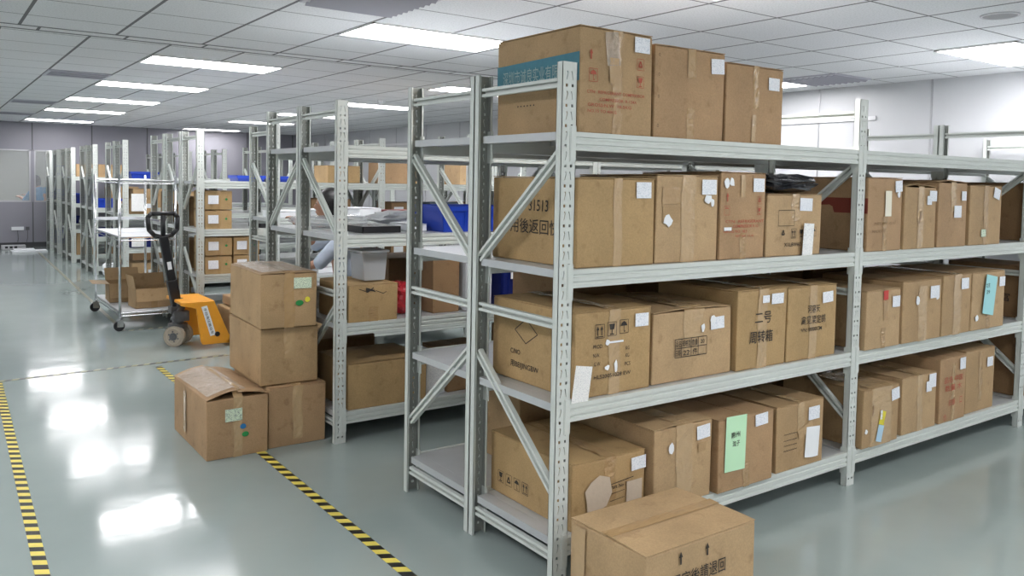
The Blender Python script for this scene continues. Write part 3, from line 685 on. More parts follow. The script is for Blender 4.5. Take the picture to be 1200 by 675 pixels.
# ---- floor cartons
b = C(-.003, -.495, 0, .565, .39, .315, 'large carton on floor before the corner post with two up arrows', CARD[1], seam='x', tapec=TAPE, tape_w=.05, lift=.003)
b.mark(icon('arrow', .153, .25, .045, False) + icon('arrow', .288, .25, .045, False) + [('t', '用完後請退回', .12, .175, .056, .275), ('t', '感謝您的合作', .14, .085, .056, .26)])
b.sheet(.02, .0, .07, .3, TAPE_CLEAR, 'L', name='packing_tape')
b = C(-.705, 2.135, 0, .345, .70, .335, 'front carton on the floor with blue and green dots', CARD[2], tape_len=(0, 1), tape_w=.05, tapec=TAPE_CLEAR, lift=.035)
b.sheet(.1, .205, .095, .07, LABEL_G).mark([('p', [(.2+.017*math.cos(a*.5), .168+.015*math.sin(a*.5)) for a in range(13)])], plain('blue_dot', (.03, .2, .45), .5), name='blue_dot_sticker')
b.mark([('p', [(.213+.02*math.cos(a*.5), .122+.015*math.sin(a*.5)) for a in range(13)])], plain('green_dot', (.02, .25, .06), .5), name='green_dot_sticker')
b.sheet(.01, .03, .21, .62, FOAM, 'T', name='wrinkled_tape', off=.006, rot=.02)
b.sheet(.25, .06, .05, .24, TAPE_CLEAR, 'L', name='packing_tape')
C(-.35, 2.165, 0, .345, .64, .348, 'plain carton on the floor under the two stacked cartons', CARD[2], tape_len=(.1, 1), tape_w=.06, tapec=TAPE_CLEAR)
C(-.382, 2.215, .353, .345, .62, .33, 'middle carton of the stack on the floor', CARD[0], tape_len=(.45, 1), tape_w=.07, tapec=TAPE_CLEAR, rot=R(-1), pivot=1)
b = C(-.392, 2.18, .688, .33, .66, .315, 'top carton of the stack with green and yellow dots', CARD[0], tape_len=(0, 1), tape_w=.06, tapec=TAPE, rot=R(-2.5), lift=.006, pivot=1)
b.sheet(.19, .225, .105, .063, LABEL_G)
b.mark([('p', [(.225+.024*math.cos(a*.5), .14+.017*math.sin(a*.5)) for a in range(13)])], bpy.data.materials['green_dot'], name='green_dot_sticker')
b.mark([('p', [(.272+.016*math.cos(a*.5), .158+.016*math.sin(a*.5)) for a in range(13)])], plain('yellow_dot', (.75, .65, .05), .5), name='yellow_dot_sticker')
b.sheet(.01, .01, .3, .6, FOAM, 'T', name='wrinkled_tape', off=.008)

# ---- rack with two brown cartons and assorted goods (middle rack)
b = C(.085, 2.05, Z3_, .32, .45, .222, 'carton with a hand drawn black mark on the middle rack', CARD[3], tape_len=(0, .4), tape_w=.06)
b.mark([('l', [(.13+.02*math.cos(a*2.1)*(1+a*.1), .19+.014*math.sin(a*2.7)) for a in range(12)], .006), ('l', [(.06, .2), (.1, .185), (.16, .19)], .004), ('l', [(.17, .185), (.22, .165), (.24, .175)], .004)])
C(.09, 2.06, Z4_, .53, .45, .278, 'wide brown carton on the lowest shelf of the middle rack', CARD_DARK if False else CARD[3], front_tape=False, lift=.004)
r = thing('plastic_container', 'translucent plastic tub on the hand marked carton', 'container', (.30, 2.24, Z3_+.23), 0)
m = MB()
for z0, z1, k in ((0, .17, 0),): m.prism([(-.07, 0), (.07, 0), (.085, .17), (-.085, .17)], -.09, .09)
m.build('tub', CLEARBOX, r, bevel=.006); MB().box(-.095, .095, -.1, .1, .17, .185).build('lid', TRAY, r, bevel=.004)
def bin_box(x, y, z, w, d, h, label, mat=BLUE, rot=0, group=None, lab=False):
    r = thing('storage_bin', label, 'bin', (x+w/2, y+d/2, z), rot, group); t = .006; m = MB(); a, b = w/2, d/2; k = .93
    for (x0, x1, y0, y1) in ((-a, a, -b, -b+t), (-a, a, b-t, b), (-a, -a+t, -b, b), (a-t, a, -b, b)):
        m.add([(x0*k, y0*k, 0), (x1*k, y0*k, 0), (x1*k, y1*k, 0), (x0*k, y1*k, 0), (x0, y0, h), (x1, y0, h), (x1, y1, h), (x0, y1, h)],
              [(0, 3, 2, 1), (4, 5, 6, 7), (0, 1, 5, 4), (1, 2, 6, 5), (2, 3, 7, 6), (3, 0, 4, 7)])
    m.box(-a*k, a*k, -b*k, b*k, 0, t)
    for i in range(5):
        xx = -a*.8 + i*a*.4; m.add([(xx-.006, -b*k-.004, .01), (xx+.006, -b*k-.004, .01), (xx+.006, -b-.004, h*.8), (xx-.006, -b-.004, h*.8), (xx-.006, -b*k+.01, .01), (xx+.006, -b*k+.01, .01), (xx+.006, -b+.01, h*.8), (xx-.006, -b+.01, h*.8)],
              [(0, 1, 2, 3), (4, 5, 6, 7), (0, 1, 5, 4), (1, 2, 6, 5), (2, 3, 7, 6), (3, 0, 4, 7)])
    m.build('tub', mat, r)
    f = MB(); f.box(-a-.008, a+.008, -b-.008, -b+.002, h-.03, h).box(-a-.008, a+.008, b-.002, b+.008, h-.03, h).box(-a-.008, -a+.002, -b, b, h-.03, h).box(a-.002, a+.008, -b, b, h-.03, h); f.build('rim', mat, r)
    if lab: MB().box(-.04, .03, -b-.012, -b-.009, h*.55, h*.8).build('label', WHITE, r)
    return r
bin_box(.75, 2.12, Z2_, .60, .42, .165, 'blue plastic bin on the middle rack seen between posts')
C(.93, 2.1, Z3_, .2, .4, .33, 'pale printed box standing on the middle rack', TRAY, front_tape=False, cat='box').sheet(.02, .05, .15, .24, TAG, name='printed_sheet')
C(.69, 2.12, Z3_, .2, .35, .345, 'dark brown carton with scribble on the middle rack', CARD_DARK, front_tape=False)
def bag(x, y, z, rx, ry, rz, label, mat, seed=1, cat='bag', name='plastic_bag', group=None):
    rg = random.Random(seed); m = MB(); nu, nv = 12, 18; vs = []; fs = []
    ph = [[rg.uniform(.82, 1.12) for _ in range(nv)] for _ in range(nu+1)]
    for i in range(nu+1):
        th = math.pi*i/nu
        for j in range(nv):
            a = 2*math.pi*j/nv; k = ph[i][j] if 0 < i < nu else 1
            sx = abs(math.cos(a))**.6*(1 if math.cos(a) > 0 else -1); sy = abs(math.sin(a))**.6*(1 if math.sin(a) > 0 else -1)
            vs.append((rx*math.sin(th)**.5*sx*k, ry*math.sin(th)**.5*sy*k, rz*(1+math.cos(th)*(k if i < nu/2 else 1))))
    for i in range(nu):
        for j in range(nv): fs.append((i*nv+j, (i+1)*nv+j, (i+1)*nv+(j+1) % nv, i*nv+(j+1) % nv))
    m.add(vs, fs); o = m.build(name, mat); o.location = (x, y, z); tag(o, label, cat, group); return o
bag(1.55, .2, Z2_+.301, .19, .14, .045, 'black plastic bag lying on a low carton', BLACK_BAG, 5)
bag(.52, 2.25, Z3_, .07, .1, .10, 'red plastic bag beside the hand marked carton', plain('red_film', (.4, .02, .03), .3), 6)
bag(.33, 2.9, Z2_, .26, .2, .04, 'crumpled clear film on the rack behind the hand marked carton', FILM, 11)
bag(1.0, 3.0, Z2_, .3, .2, .05, 'white crumpled wrapping on the far side of the middle racks', WHITE, 12)
r = thing('plastic_tray', 'black tray wrapped in clear film on the middle rack', 'tray', (.37, 2.35, Z2_), 0)
MB().box(-.13, .13, -.15, .15, 0, .012).box(-.13, -.122, -.15, .15, .012, .04).box(.122, .13, -.15, .15, .012, .04).box(-.13, .13, -.15, -.142, .012, .04).box(-.13, .13, .142, .15, .012, .04).build('tray', BLACK_PL, r)
MB().box(-.132, .132, -.152, .152, .041, .043).build('film', FILM, r)
C(.60, 2.25, Z2_, .12, .3, .05, 'small flat grey box beside the black tray', TRAY, front_tape=False, cat='box')
for k in range(5):
    r = MB().box(-.2, .2, -.15, .15, 0, .018).box(-.205, .205, -.155, -.145, .012, .024).box(-.205, .205, .145, .155, .012, .024).build('plastic_tray', TRAY)
    r.location = (.33+.01*(k % 2), 2.9, Z3_+k*.025); tag(r, 'white flat tray behind the brown cartons, ' + ['bottom of its stack', 'second from the bottom of its stack', 'middle of its stack', 'second from the top of its stack', 'topmost of its stack'][k], 'tray', 'stack of white trays')
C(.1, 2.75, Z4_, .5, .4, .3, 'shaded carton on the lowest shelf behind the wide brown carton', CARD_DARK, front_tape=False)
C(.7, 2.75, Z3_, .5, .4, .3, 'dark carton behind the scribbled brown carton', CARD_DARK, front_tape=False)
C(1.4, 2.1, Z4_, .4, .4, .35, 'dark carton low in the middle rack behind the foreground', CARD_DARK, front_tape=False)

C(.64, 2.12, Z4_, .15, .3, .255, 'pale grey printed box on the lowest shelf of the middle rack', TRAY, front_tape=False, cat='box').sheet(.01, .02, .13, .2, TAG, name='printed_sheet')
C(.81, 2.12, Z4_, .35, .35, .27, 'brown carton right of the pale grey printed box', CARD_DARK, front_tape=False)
bin_box(1.22, 2.12, Z3_, .22, .4, .345, 'dark blue bin with white label on the middle rack', BLUE_DK, lab=True)
bin_box(1.46, 2.12, Z3_, .25, .4, .335, 'grey blue tub beside the dark blue bin', GREYBLUE)
# ---- short rack with papers
for k, (x, y) in enumerate(((.56, 4.55), (.92, 4.55), (1.28, 4.55))):
    r = thing('paper_stack', ['white paper stack nearest the corner of the short rack', 'white paper stack in the middle of the short rack', 'white paper stack at the right of the short rack'][k], 'paper', (x+.1, y+.15, 1.2), R(8*k))
    MB().box(-.13, .13, -.17, .17, 0, .05+.012*k).build('stack', WHITE, r, bevel=.003)
    for j in range(3): o = MB().box(-.14+.01*j, .12+.01*j, -.16, .18, .052+.012*k+j*.002, .0525+.012*k+j*.002).build('top_sheet', WHITE, r); o.rotation_euler = (0, 0, R(4*j-4))
C(1.62, 4.5, 1.2, .3, .3, .06, 'red flat box on the short rack', plain('maroon_card', (.2, .02, .02), .5), front_tape=False, cat='box')
for k, x in enumerate((.58, .98, 1.4)):
    r = thing('paper_stack', ['low white paper stack nearest the corner on the middle level', 'low white paper stack in the middle of the middle level', 'low white paper stack at the right of the middle level'][k], 'paper', (x+.12, 4.7, .7), R(6-5*k))
    MB().box(-.17, .17, -.13, .13, 0, .03+.02*k).build('stack', WHITE, r, bevel=.003)
    for j in range(3): o = MB().box(-.17+.012*j, .16+.012*j, -.13, .13, .032+.02*k+j*.002, .0325+.02*k+j*.002).build('top_sheet', WHITE, r); o.rotation_euler = (0, 0, R(5*j-5))
C(.62, 4.5, .18, .5, .4, .3, 'carton on the lowest level of the short rack', CARD[0], front_tape=False)

# ---- small labelled cartons (rack behind the pallet jack)
def small(x, z, wz, hz, label, y=5.87):
    b = C(x, y, z, wz, .4, hz, label, CARD[3], tape_len=(0, 1), tape_w=.03, tapec=TAPE, group='small labelled cartons', name='cardboard_box')
    b.sheet(.03, hz*.3, .1, .085, LABEL); b.mark([('p', [(wz*.78+.012*math.cos(a*.5), hz*.55+.012*math.sin(a*.5)) for a in range(13)])], bpy.data.materials['green_dot'], name='green_dot_sticker')
small(.30, 1.03, .265, .185, 'small labelled carton on upper shelf, lower of two'); small(.30, 1.221, .265, .185, 'small labelled carton on upper shelf, upper of two')
small(.30, .585, .265, .178, 'small labelled carton on lower shelf, bottom left'); small(.30, .769, .265, .178, 'small labelled carton on lower shelf, top left')
small(.58, .585, .26, .178, 'small labelled carton on lower shelf, bottom right'); small(.58, .769, .26, .178, 'small labelled carton on lower shelf, top right')
C(.86, 5.9, 1.03, .45, .4, .05, 'black flat tray load right of the small labelled cartons', BLACK_PL, front_tape=False, cat='box')
C(1.4, 5.9, 1.03, .45, .4, .3, 'dark carton deep on the labelled carton rack', CARD_DARK, front_tape=False)
bin_box(.66, 6.0, 1.502, .28, .3, .06, 'small blue bin on top shelf beyond the cart handle')
bin_box(.98, 6.05, 1.5, .24, .3, .06, 'small blue bin on top shelf behind a rack post')
for i, (x, wd, h, l_) in enumerate(((1.62, .38, .19, 'brown carton up high left of the distant post'), (2.28, .38, .24, 'brown carton up high right of the distant post'), (2.68, .10, .2, 'narrow brown carton up high beside the wide one'), (3.3, .3, .27, 'yellowish carton up high seen beside the rear brace'))):
    C(x, 6.0, 1.5, wd, .38, h, l_, [CARD[3], CARD[2], CARD[3], CARD[1]][i], front_tape=False)
for i, (x, z, mat, l_) in enumerate(((2.35, 1.03, CARD_DARK, 'shaded carton with white sheet below the high cartons'), (2.85, 1.03, GREYBLUE, 'grey box below the narrow high carton'), (3.3, 1.03, CARD_DARK, 'shaded carton below the yellowish high carton'), (2.35, .585, CARD_DARK, 'dark carton low in the distant rack'))):
    C(x, 5.92, z, .4, .38, .26, l_, mat, front_tape=False, cat='carton').sheet(.03, .05, .12, .16, WHITE, name='paper_sheet')
bag(2.62, 5.62+.45, 1.03, .01, .01, .01, 'x', WHITE) if False else None

# ---- far racks contents
far = [(9.33, 1.5, .30, .09, 'B', 'blue bin on the upper shelf behind the cart top'), (9.33, 1.03, .28, .2, 'C', 'carton behind the paper sign beside the cart'),
       (9.33, .585, .28, .14, 'D', 'dark blue bin on the lower shelf behind the cart'), (9.33, .13, .30, .25, 'C', 'carton low behind the wire cart'),
       (11.58, 1.5, .26, .2, 'C', 'tan carton high on the third row from the end'), (11.58, 1.03, .25, .14, 'B', 'blue bin at mid height on the third row from the end'), (11.58, .585, .25, .13, 'D', 'dark blue bin lower on the third row from the end'),
       (13.68, 1.5, .24, .22, 'C', 'tan carton high on the second white faced row'), (13.68, 1.03, .24, .15, 'D', 'dark bin at mid height on the second white faced row'), (13.68, .13, .24, .38, 'C', 'brown carton low on the second white faced row'),
       (15.48, 1.5, .2, .2, 'B', 'small blue bin high near the back wall'), (15.48, 1.03, .2, .14, 'B', 'small blue bin at mid height near the back wall'), (15.48, .585, .2, .15, 'D', 'blue bin low near the back wall'),
       (16.58, 1.03, .2, .2, 'B', 'blue bin at mid height on the last rack'), (16.58, .13, .2, .3, 'B', 'blue bin at floor level on the last rack'),
       (6.5, 1.03, .3, .3, 'C', 'carton behind the small labelled cartons'), (6.5, .585, .3, .3, 'C', 'carton low behind the small labelled cartons'), (7.17, 1.03, .3, .2, 'C', 'carton on the rack beside the wire cart'), (7.17, .13, .3, .28, 'C', 'carton low on the rack beside the wire cart')]
for y, z, x, h, k, l_ in far:
    if k == 'C': C(x, y, z, .34, .4, h, l_, CARD[0], front_tape=False).sheet(.2, h*.4, .06, .06, LABEL)
    else: bin_box(x, y+.02, z, .34, .36, h, l_, BLUE if k == 'B' else BLUE_DK)
for i, (y, l_) in enumerate(((9.33, 'second carton right of the paper signs'), (11.58, 'second carton inside the third row from the end'), (13.68, 'second carton inside the second white faced row'))):
    C(.75, y, 1.03, .5, .4, .3, l_, CARD[0], front_tape=False); 
    C(.75, y, .13, .5, .4, .35, l_.replace('second', 'low second'), CARD_DARK, front_tape=False)
for i, (z0, z1, l_) in enumerate(((1.07, 1.30, 'white paper sign hanging above the cart shelf'), (.60, .82, 'white paper sign hanging below the cart shelf'))):
    o = MB().box(0, .17, -.002, 0, z0, z1).build('paper_sign', TAG); o.location = (.29, 9.285, 0); tag(o, l_, 'sign')
bag(.45, 9.5, .13+.0, .001, .001, .001, 'x', WHITE) if False else None
bag(.38, 11.3, 0, .12, .12, .1, 'white plastic sack on the floor between far racks', WHITE, 21)
o = MB().box(-.3, .3, -.2, .2, 0, .03).box(-.25, .1, -.1, .3, .03, .05).build('flat_panel', TRAY); o.location = (-.25, 16.2, 0); tag(o, 'white flat panel lying on floor near the back wall', 'panel')
r = thing('power_outlet', 'white power outlet strip on the back wall', 'outlet', (-.28, YB, .39), 0)
MB().box(-.17, .05, -.03, 0, -.035, .035).build('cover', WHITE, r); MB().box(.09, .15, -.035, 0, -.035, .035).build('socket', WALL_D, r)
MB().tube([(-.06, -.02, -.035), (-.05, -.03, -.2), (-.06, -.02, -.28)], .006).build('cable', WALL_D, r); MB().tube([(.12, -.02, -.035), (.12, -.03, -.2), (.1, -.02, -.28)], .006).build('cable', WALL_D, r)
r = thing('power_strip', 'low grey power box on floor by the back wall', 'power strip', (-.45, 16.9, 0), 0)
MB().box(-.22, .2, -.08, .08, 0, .09).build('case', ALU, r, bevel=.01)
for k in range(3): MB().box(-.16+k*.08, -.11+k*.08, -.083, -.078, .03, .07).build('socket', BLACK_PL, r)

# ------------------------------------------------------------------ wire cart
CX0, CX1, CY0, CY1 = -.36, .165, 6.44, 7.85
r = thing('wire_cart', 'chrome wire shelf cart on casters with two open cartons', 'cart', ((CX0+CX1)/2, (CY0+CY1)/2, 0))
a, b_ = (CX1-CX0)/2, (CY1-CY0)/2
for sx in (-1, 1):
    for sy in (-1, 1):
        MB().cyl((sx*a, sy*b_, .12), (sx*a, sy*b_, 1.545), .013, n=12).build('post', CHROME, r, smooth=True)
        c = MB().cyl((sx*a, sy*b_, .06), (sx*a, sy*b_, .13), .018).bar((sx*a-.03, sy*b_, .105), (sx*a+.03, sy*b_, .105), .05, .01).box(sx*a-.03, sx*a+.03, sy*b_-.022, sy*b_-.018, .04, .11).box(sx*a-.03, sx*a+.03, sy*b_+.018, sy*b_+.022, .04, .11).build('caster', CHROME, r)
        MB().cyl((sx*a-.01, sy*b_-.016, .05), (sx*a-.01, sy*b_+.016, .05), .05, n=20).build('wheel', BLACK_PL, c)
def wire_shelf(z, wires=True):
    m = MB()
    for zz in (z, z-.03):
        for p, q in (((-a, -b_), (a, -b_)), ((a, -b_), (a, b_)), ((a, b_), (-a, b_)), ((-a, b_), (-a, -b_))): m.cyl((*p, zz), (*q, zz), .005, n=6)
    n = 26
    for k in range(1, n): m.cyl((-a, -b_+2*b_*k/n, z), (a, -b_+2*b_*k/n, z), .0025, n=5)
    for k in range(1, 4): m.cyl((-a+2*a*k/4, -b_, z-.006), (-a+2*a*k/4, b_, z-.006), .004, n=5)
    for k in range(18):
        x = -a+2*a*k/18; m.cyl((x, -b_, z), (x+a/18, -b_, z-.03), .002, n=4); m.cyl((x+a/18, -b_, z-.03), (x+2*a/18, -b_, z), .002, n=4)
    return m
wire_shelf(1.49).build('wire_shelf', CHROME, r); wire_shelf(.925).build('wire_shelf', CHROME, r); wire_shelf(.175).build('wire_shelf', CHROME, r)
MB().box(-a+.01, a-.01, -b_+.01, b_-.01, .931, .937).build('shelf_board', TRAY, r); MB().box(-a+.01, a-.01, -b_+.01, b_-.01, .181, .187).build('shelf_board', TRAY, r)
MB().bar((-a, b_, 1.05), (a, b_, 1.05), .02, .035).build('end_rail', TRAY, r); MB().bar((a, b_, 1.05), (a, -b_*.0, 1.05), .012, .02).build('side_rail', CHROME, r)
o = MB().box(-.12, .12, -.16, .16, .938, .941).build('paper_sheet', WHITE, None); o.location = (-.12, 7.2, 0); tag(o, 'white paper sheet lying on the cart shelf', 'paper')
def open_box(x, y, z, w, d, h, rot, label, angs):
    r = thing('open_carton', label, 'carton', (x, y, z), rot); t = .004; a, b = w/2, d/2
    MB().box(-a, a, -b, -b+t, 0, h).box(-a, a, b-t, b, 0, h).box(-a, -a+t, -b, b, 0, h).box(a-t, a, -b, b, 0, h).box(-a, a, -b, b, 0, t).build('body', CARD[0], r)
    fl = min(a, b)*.95
    for (ax, ang) in zip('NSWE', angs):
        c, s = math.cos(R(ang))*fl, math.sin(R(ang))*fl
        if ax in 'NS':
            sg = 1 if ax == 'N' else -1
            vs = [(-a, sg*b, h), (a, sg*b, h), (a, sg*(b+c), h+s), (-a, sg*(b+c), h+s)]
        else:
            sg = 1 if ax == 'E' else -1
            vs = [(sg*a, -b, h), (sg*a, b, h), (sg*(a+c), b, h+s), (sg*(a+c), -b, h+s)]
        o = MB().add(vs, [(0, 1, 2, 3)]).build('top_flap', CARD[0], r); sm = o.modifiers.new('t', 'SOLIDIFY'); sm.thickness = .003
    MB().box(-.03, .03, -b-.002, -b-.0005, 0, h).build('packing_tape', TAPE, r)
open_box(-.02, 6.72, .190, .36, .28, .20, R(4), 'open carton at the front of the cart with upright flap', (70, -75, 80, 60))
open_box(-.16, 7.30, .190, .34, .36, .20, R(-3), 'open carton at the back of the cart with flap hanging out', (50, -65, 4, 10))

# ------------------------------------------------------------------ pallet jack
r = thing('pallet_jack', 'orange hand pallet jack with black loop handle', 'pallet jack', (.0, 5.46, 0))
ch = MB()
side = [(-.09, .425), (.20, .425), (.345, .075), (.345, .03), (.10, .03), (.085, .06), (.045, .36), (-.09, .395)]
ch.prism(side, -.27, -.24).prism(side, .24, .27)
ch.add([(-.09, -.26, .427), (.2, -.26, .427), (.2, .26, .427), (-.09, .26, .427), (-.09, -.26, .40), (.2, -.26, .40), (.2, .26, .40), (-.09, .26, .40)], [(0, 1, 2, 3), (4, 5, 6, 7), (0, 1, 5, 4), (1, 2, 6, 5), (2, 3, 7, 6), (3, 0, 4, 7)])
ch.build('chassis', ORANGE, r, bevel=.006)
lb = [(.085, .375), (.135, .385), (.215, .115), (.165, .105)]
o = MB().prism(lb, -.273, -.271).build('warning_label', WHITE, r)
V, F_ = marks([('t', '手动液压搬运车', 0, 0, .05, .25)])
d0 = Vector((.08, -.27)).normalized()
vs = [(.105 + d0.x*(x) + .0*y - (-d0.y)*0 + (y-.0)*.9*(-d0.y)*.6, -.2745, .36 + d0.y*x + y*.9*d0.x*.6) for x, y in V]
MB().add(vs, F_).build('printed_text', INK, r)
MB().cyl((.225, -.285, .12), (.225, -.24, .12), .022, n=16).build('axle_pin', BLACK_PL, r)
for sy in (-1, 1):
    f = MB().prism([(.30, .035), (.345, .085), (1.25, .085), (1.38, .05), (1.38, .03), (.30, .03)], sy*.19-.08, sy*.19+.08).build('fork', ORANGE, r, bevel=.006)
    MB().cyl((1.2, sy*.19-.04, .035), (1.2, sy*.19+.04, .035), .035, n=16).build('load_roller', BEIGE, f)
MB().cyl((-.05, 0, .12), (-.05, 0, .43), .05, .045, 18).cyl((-.05, 0, .17), (-.05, 0, .2), .085, n=18).bar((-.11, -.09, .28), (.02, -.09, .28), .07, .09).bar((-.12, .0, .33), (-.01, 0, .33), .12, .06).cyl((-.12, -.1, .25), (-.02, -.06, .36), .025).build('hydraulic_pump', STEEL, r)
ax = Vector((.62, .78, 0)).normalized()
for sg in (-1, 1):
    c = Vector((-.045, 0, .093)) + ax*sg*.075
    w_ = MB(); w_.cyl(c-ax*.026, c+ax*.026, .093, n=28); w_.ring(c-ax*.022, ax, .07, .01, 24); w_.build('steer_wheel', BEIGE, r)
    h_ = MB().cyl(c-ax*.034, c+ax*.034, .035, n=16).cyl(c-ax*.04, c+ax*.04, .014, n=12)
    for k in range(6):
        a2 = k*math.pi/3; s2 = ax.orthogonal().normalized(); t2 = ax.cross(s2); dd = s2*math.cos(a2)+t2*math.sin(a2)
        h_.cyl(c+dd*.045-ax*.028, c+dd*.045+ax*.028, .008, n=8)
    h_.build('wheel_hub', STEEL, r)
MB().cyl(Vector((-.045, 0, .093))-ax*.05, Vector((-.045, 0, .093))+ax*.05, .012).build('axle', STEEL, r)
hd = MB(); hd.bar((-.06, 0, .35), (-.105, 0, .60), .08, .085).bar((-.105, 0, .6), (-.175, 0, 1.0), .06, .075)
hd.build('handle_shaft', BLACK_PL, r, bevel=.008)
lp = [(-.175, 0, .99), (-.25, 0, 1.01), (-.295, 0, 1.06), (-.305, 0, 1.17), (-.275, 0, 1.205), (-.08, 0, 1.205), (-.05, 0, 1.17), (-.055, 0, 1.06), (-.10, 0, 1.01), (-.175, 0, .99)]
l1 = MB().tube(lp, .020, 10).bar((-.175, 0, .98), (-.178, 0, 1.20), .03, .035); l1.build('handle_loop', BLACK_PL, r, smooth=True)
MB().bar((-.18, -.005, 1.1), (-.15, -.005, 1.18), .012, .02).build('release_lever', STEEL, r)
MB().bar((-.125, -.04, .70), (-.135, -.04, .77), .035, .004, (0, 1, 0)).build('tag', WHITE, r)
C(.36, 5.25, .09, .5, .42, .23, 'carton resting on the pallet jack forks', CARD[0], tape_len=(0, 1), tapec=TAPE_CLEAR, lift=.004)
C(.40, 5.28, .336, .42, .36, .08, 'flat brown carton lying on the pallet jack load', CARD[2], front_tape=False)

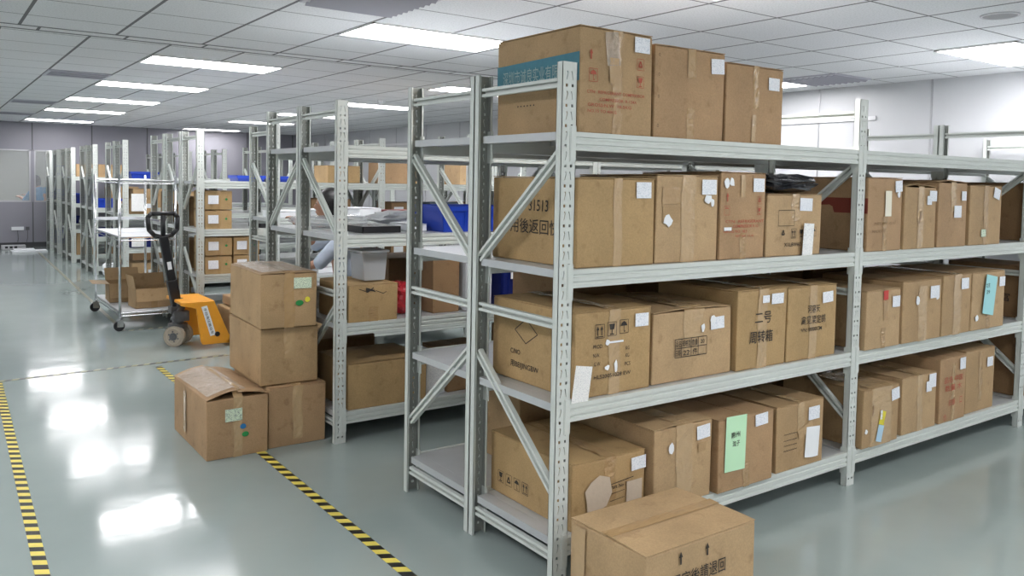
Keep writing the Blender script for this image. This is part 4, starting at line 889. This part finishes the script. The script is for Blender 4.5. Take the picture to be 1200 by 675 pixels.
# ------------------------------------------------------------------ people
def capsule(m, p, q, r0, r1, n=10):
    m.cyl(p, q, r0, r1, n); m.ball(p, (r0,)*3, 6, n); m.ball(q, (r1,)*3, 6, n)
SKIN = plain('skin', (.42, .22, .14), .5); HAIR = plain('black_hair', (.008, .007, .007), .45)
def remesh(o, vox):
    md = o.modifiers.new('fuse', 'REMESH'); md.mode = 'VOXEL'; md.voxel_size = vox; md.use_smooth_shade = True
    sm = o.modifiers.new('smooth', 'SMOOTH'); sm.iterations = 3; sm.factor = .5
def person(loc, rz, J, label, shirt, trousers, sc=1.0):
    """J: joints in local metres, the figure faces -y"""
    r = thing('person', label, 'person', loc, rz); r.scale = (sc,)*3
    g = {k: Vector(v) for k, v in J.items()}
    m = MB()
    hc = g['head']; m.ball(hc, (.075, .092, .112), 12, 16); m.ball(hc+Vector((0, -.03, -.055)), (.052, .06, .055), 8, 12)
    m.ball(hc+Vector((0, -.095, -.012)), (.012, .018, .022), 6, 8); m.ball(hc+Vector((0, -.085, -.055)), (.024, .012, .008), 6, 8)
    for s in (-1, 1):
        m.ball(hc+Vector((s*.076, .005, -.005)), (.01, .02, .03), 6, 8); m.ball(hc+Vector((s*.03, -.082, .012)), (.014, .01, .009), 6, 8)
    capsule(m, g['neck'], hc+Vector((0, .01, -.06)), .055, .05)
    for s in ('l', 'r'):
        capsule(m, g[s+'sh'], g[s+'el'], .046, .038); capsule(m, g[s+'el'], g[s+'wr'], .038, .026)
        d = (g[s+'wr']-g[s+'el']).normalized(); sd = d.cross(Vector((0, 0, 1)))
        sd = sd.normalized() if sd.length > .2 else Vector((0, 1, 0))
        up = sd.cross(d); pc = g[s+'wr']+d*.05
        m.ball(pc, (.03, .03, .03), 8, 10); m.bar(g[s+'wr'], g[s+'wr']+d*.085, .07, .026, up)
        base = g[s+'wr']+d*.085
        for i, ln in enumerate((.065, .075, .07, .055)):
            o0 = base+sd*(-.028+.0187*i); mid = o0+d*ln*.5-up*.006; tip = o0+d*ln*.85-up*.03
            capsule(m, o0, mid, .009, .0085, 8); capsule(m, mid, tip, .0085, .007, 8)
        tb = g[s+'wr']+d*.03-sd*.03; tm = tb+d*.03-sd*.028; capsule(m, tb, tm, .012, .01, 8); capsule(m, tm, tm+d*.03-up*.01, .01, .008, 8)
        capsule(m, g[s+'hip'], g[s+'kn'], .075, .05); capsule(m, g[s+'kn'], g[s+'an'], .05, .035)
        m.ball(g[s+'an']+Vector((0, -.07, -.035)), (.04, .12, .032), 8, 10)
    capsule(m, g['pelvis'], g['chest'], .13, .13)
    o = m.build('body', SKIN, r); remesh(o, .008)
    h = MB(); h.ball(hc+Vector((0, .024, .028)), (.098, .108, .116), 12, 18); h.ball(hc+Vector((0, .055, -.03)), (.088, .07, .1), 10, 14)
    remesh(h.build('hair', HAIR, r), .01)
    h = MB()
    for s in (-1, 1): h.ball(hc+Vector((s*.03, -.091, .012)), (.009, .004, .005), 6, 8)
    h.build('eyes', BLACK_PL, r)
    c = MB(); P0, P1 = g['pelvis'], g['chest']
    c.ball(P1, (.185, .125, .17), 10, 16); c.ball((P0+P1)/2, (.165, .12, .24), 10, 16); c.ball(P0+Vector((0, 0, .04)), (.16, .13, .13), 10, 16)
    for s in ('l', 'r'): capsule(c, P1+(g[s+'sh']-P1)*.5+Vector((0, 0, .03)), g[s+'sh'], .075, .066); capsule(c, g[s+'sh'], g[s+'el'], .064, .055)
    remesh(c.build('shirt', shirt, r), .012)
    c = MB(); c.ball(P0, (.17, .14, .12), 10, 16)
    for s in ('l', 'r'): capsule(c, g[s+'hip'], g[s+'kn'], .093, .068); capsule(c, g[s+'kn'], g[s+'an']+Vector((0, 0, .03)), .068, .052)
    remesh(c.build('trousers', trousers, r), .013)
    c = MB()
    for s in ('l', 'r'): c.ball(g[s+'an']+Vector((0, -.075, -.03)), (.05, .135, .045), 10, 14)
    c.build('shoes', BLACK_PL, r, smooth=True)
SH = plain('pale_blue_cloth', (.5, .56, .66), .8, 0, .2, 30, .08); JE = plain('light_jeans', (.3, .4, .55), .85, 0, .2, 60, .15); SB = plain('bright_blue_cloth', (.04, .22, .42), .8); DK = plain('dark_cloth', (.03, .03, .04), .85)
# seated on a stool in the aisle behind the middle racks, facing left
person((.84, 3.74, 0), R(-112), dict(head=(0, -.16, 1.335), neck=(0, -.07, 1.20), chest=(0, -.02, 1.02), pelvis=(0, .04, .62), lsh=(.19, -.03, 1.10), rsh=(-.19, -.03, 1.10),
    lel=(.25, -.22, .90), rel=(-.23, -.25, 1.0), lwr=(.2, -.40, .84), rwr=(-.12, -.38, 1.16), lhip=(.09, .0, .58), rhip=(-.09, .0, .58), lkn=(.13, -.42, .60), rkn=(-.13, -.42, .60), lan=(.12, -.40, .10), ran=(-.12, -.40, .10)),
    'person in pale blue shirt sitting behind the middle rack with head bowed', SH, JE)
r = thing('stool', 'dark round stool under the sitting person', 'stool', (.84, 3.72, 0))
MB().cyl((0, 0, .44), (0, 0, .49), .16, n=24).build('seat', BLACK_PL, r, bevel=.01)
for k in range(4):
    a2 = math.pi/4+k*math.pi/2; MB().cyl((.11*math.cos(a2), .11*math.sin(a2), .44), (.17*math.cos(a2), .17*math.sin(a2), 0), .012).build('leg', CHROME, r)
# behind the glass
person((.14, 18.15, 0), R(-135), dict(head=(0, -.12, 1.36), neck=(0, -.05, 1.24), chest=(0, 0, 1.08), pelvis=(0, .05, .78), lsh=(.19, .0, 1.18), rsh=(-.19, .0, 1.18),
    lel=(.24, -.16, .96), rel=(-.24, -.18, .96), lwr=(.14, -.36, 1.02), rwr=(-.14, -.38, 1.04), lhip=(.09, .05, .74), rhip=(-.09, .05, .74), lkn=(.1, .0, .42), rkn=(-.1, .02, .42), lan=(.1, .04, .08), ran=(-.1, .05, .08)),
    'person in blue shirt standing behind the far glass partition', SB, DK)
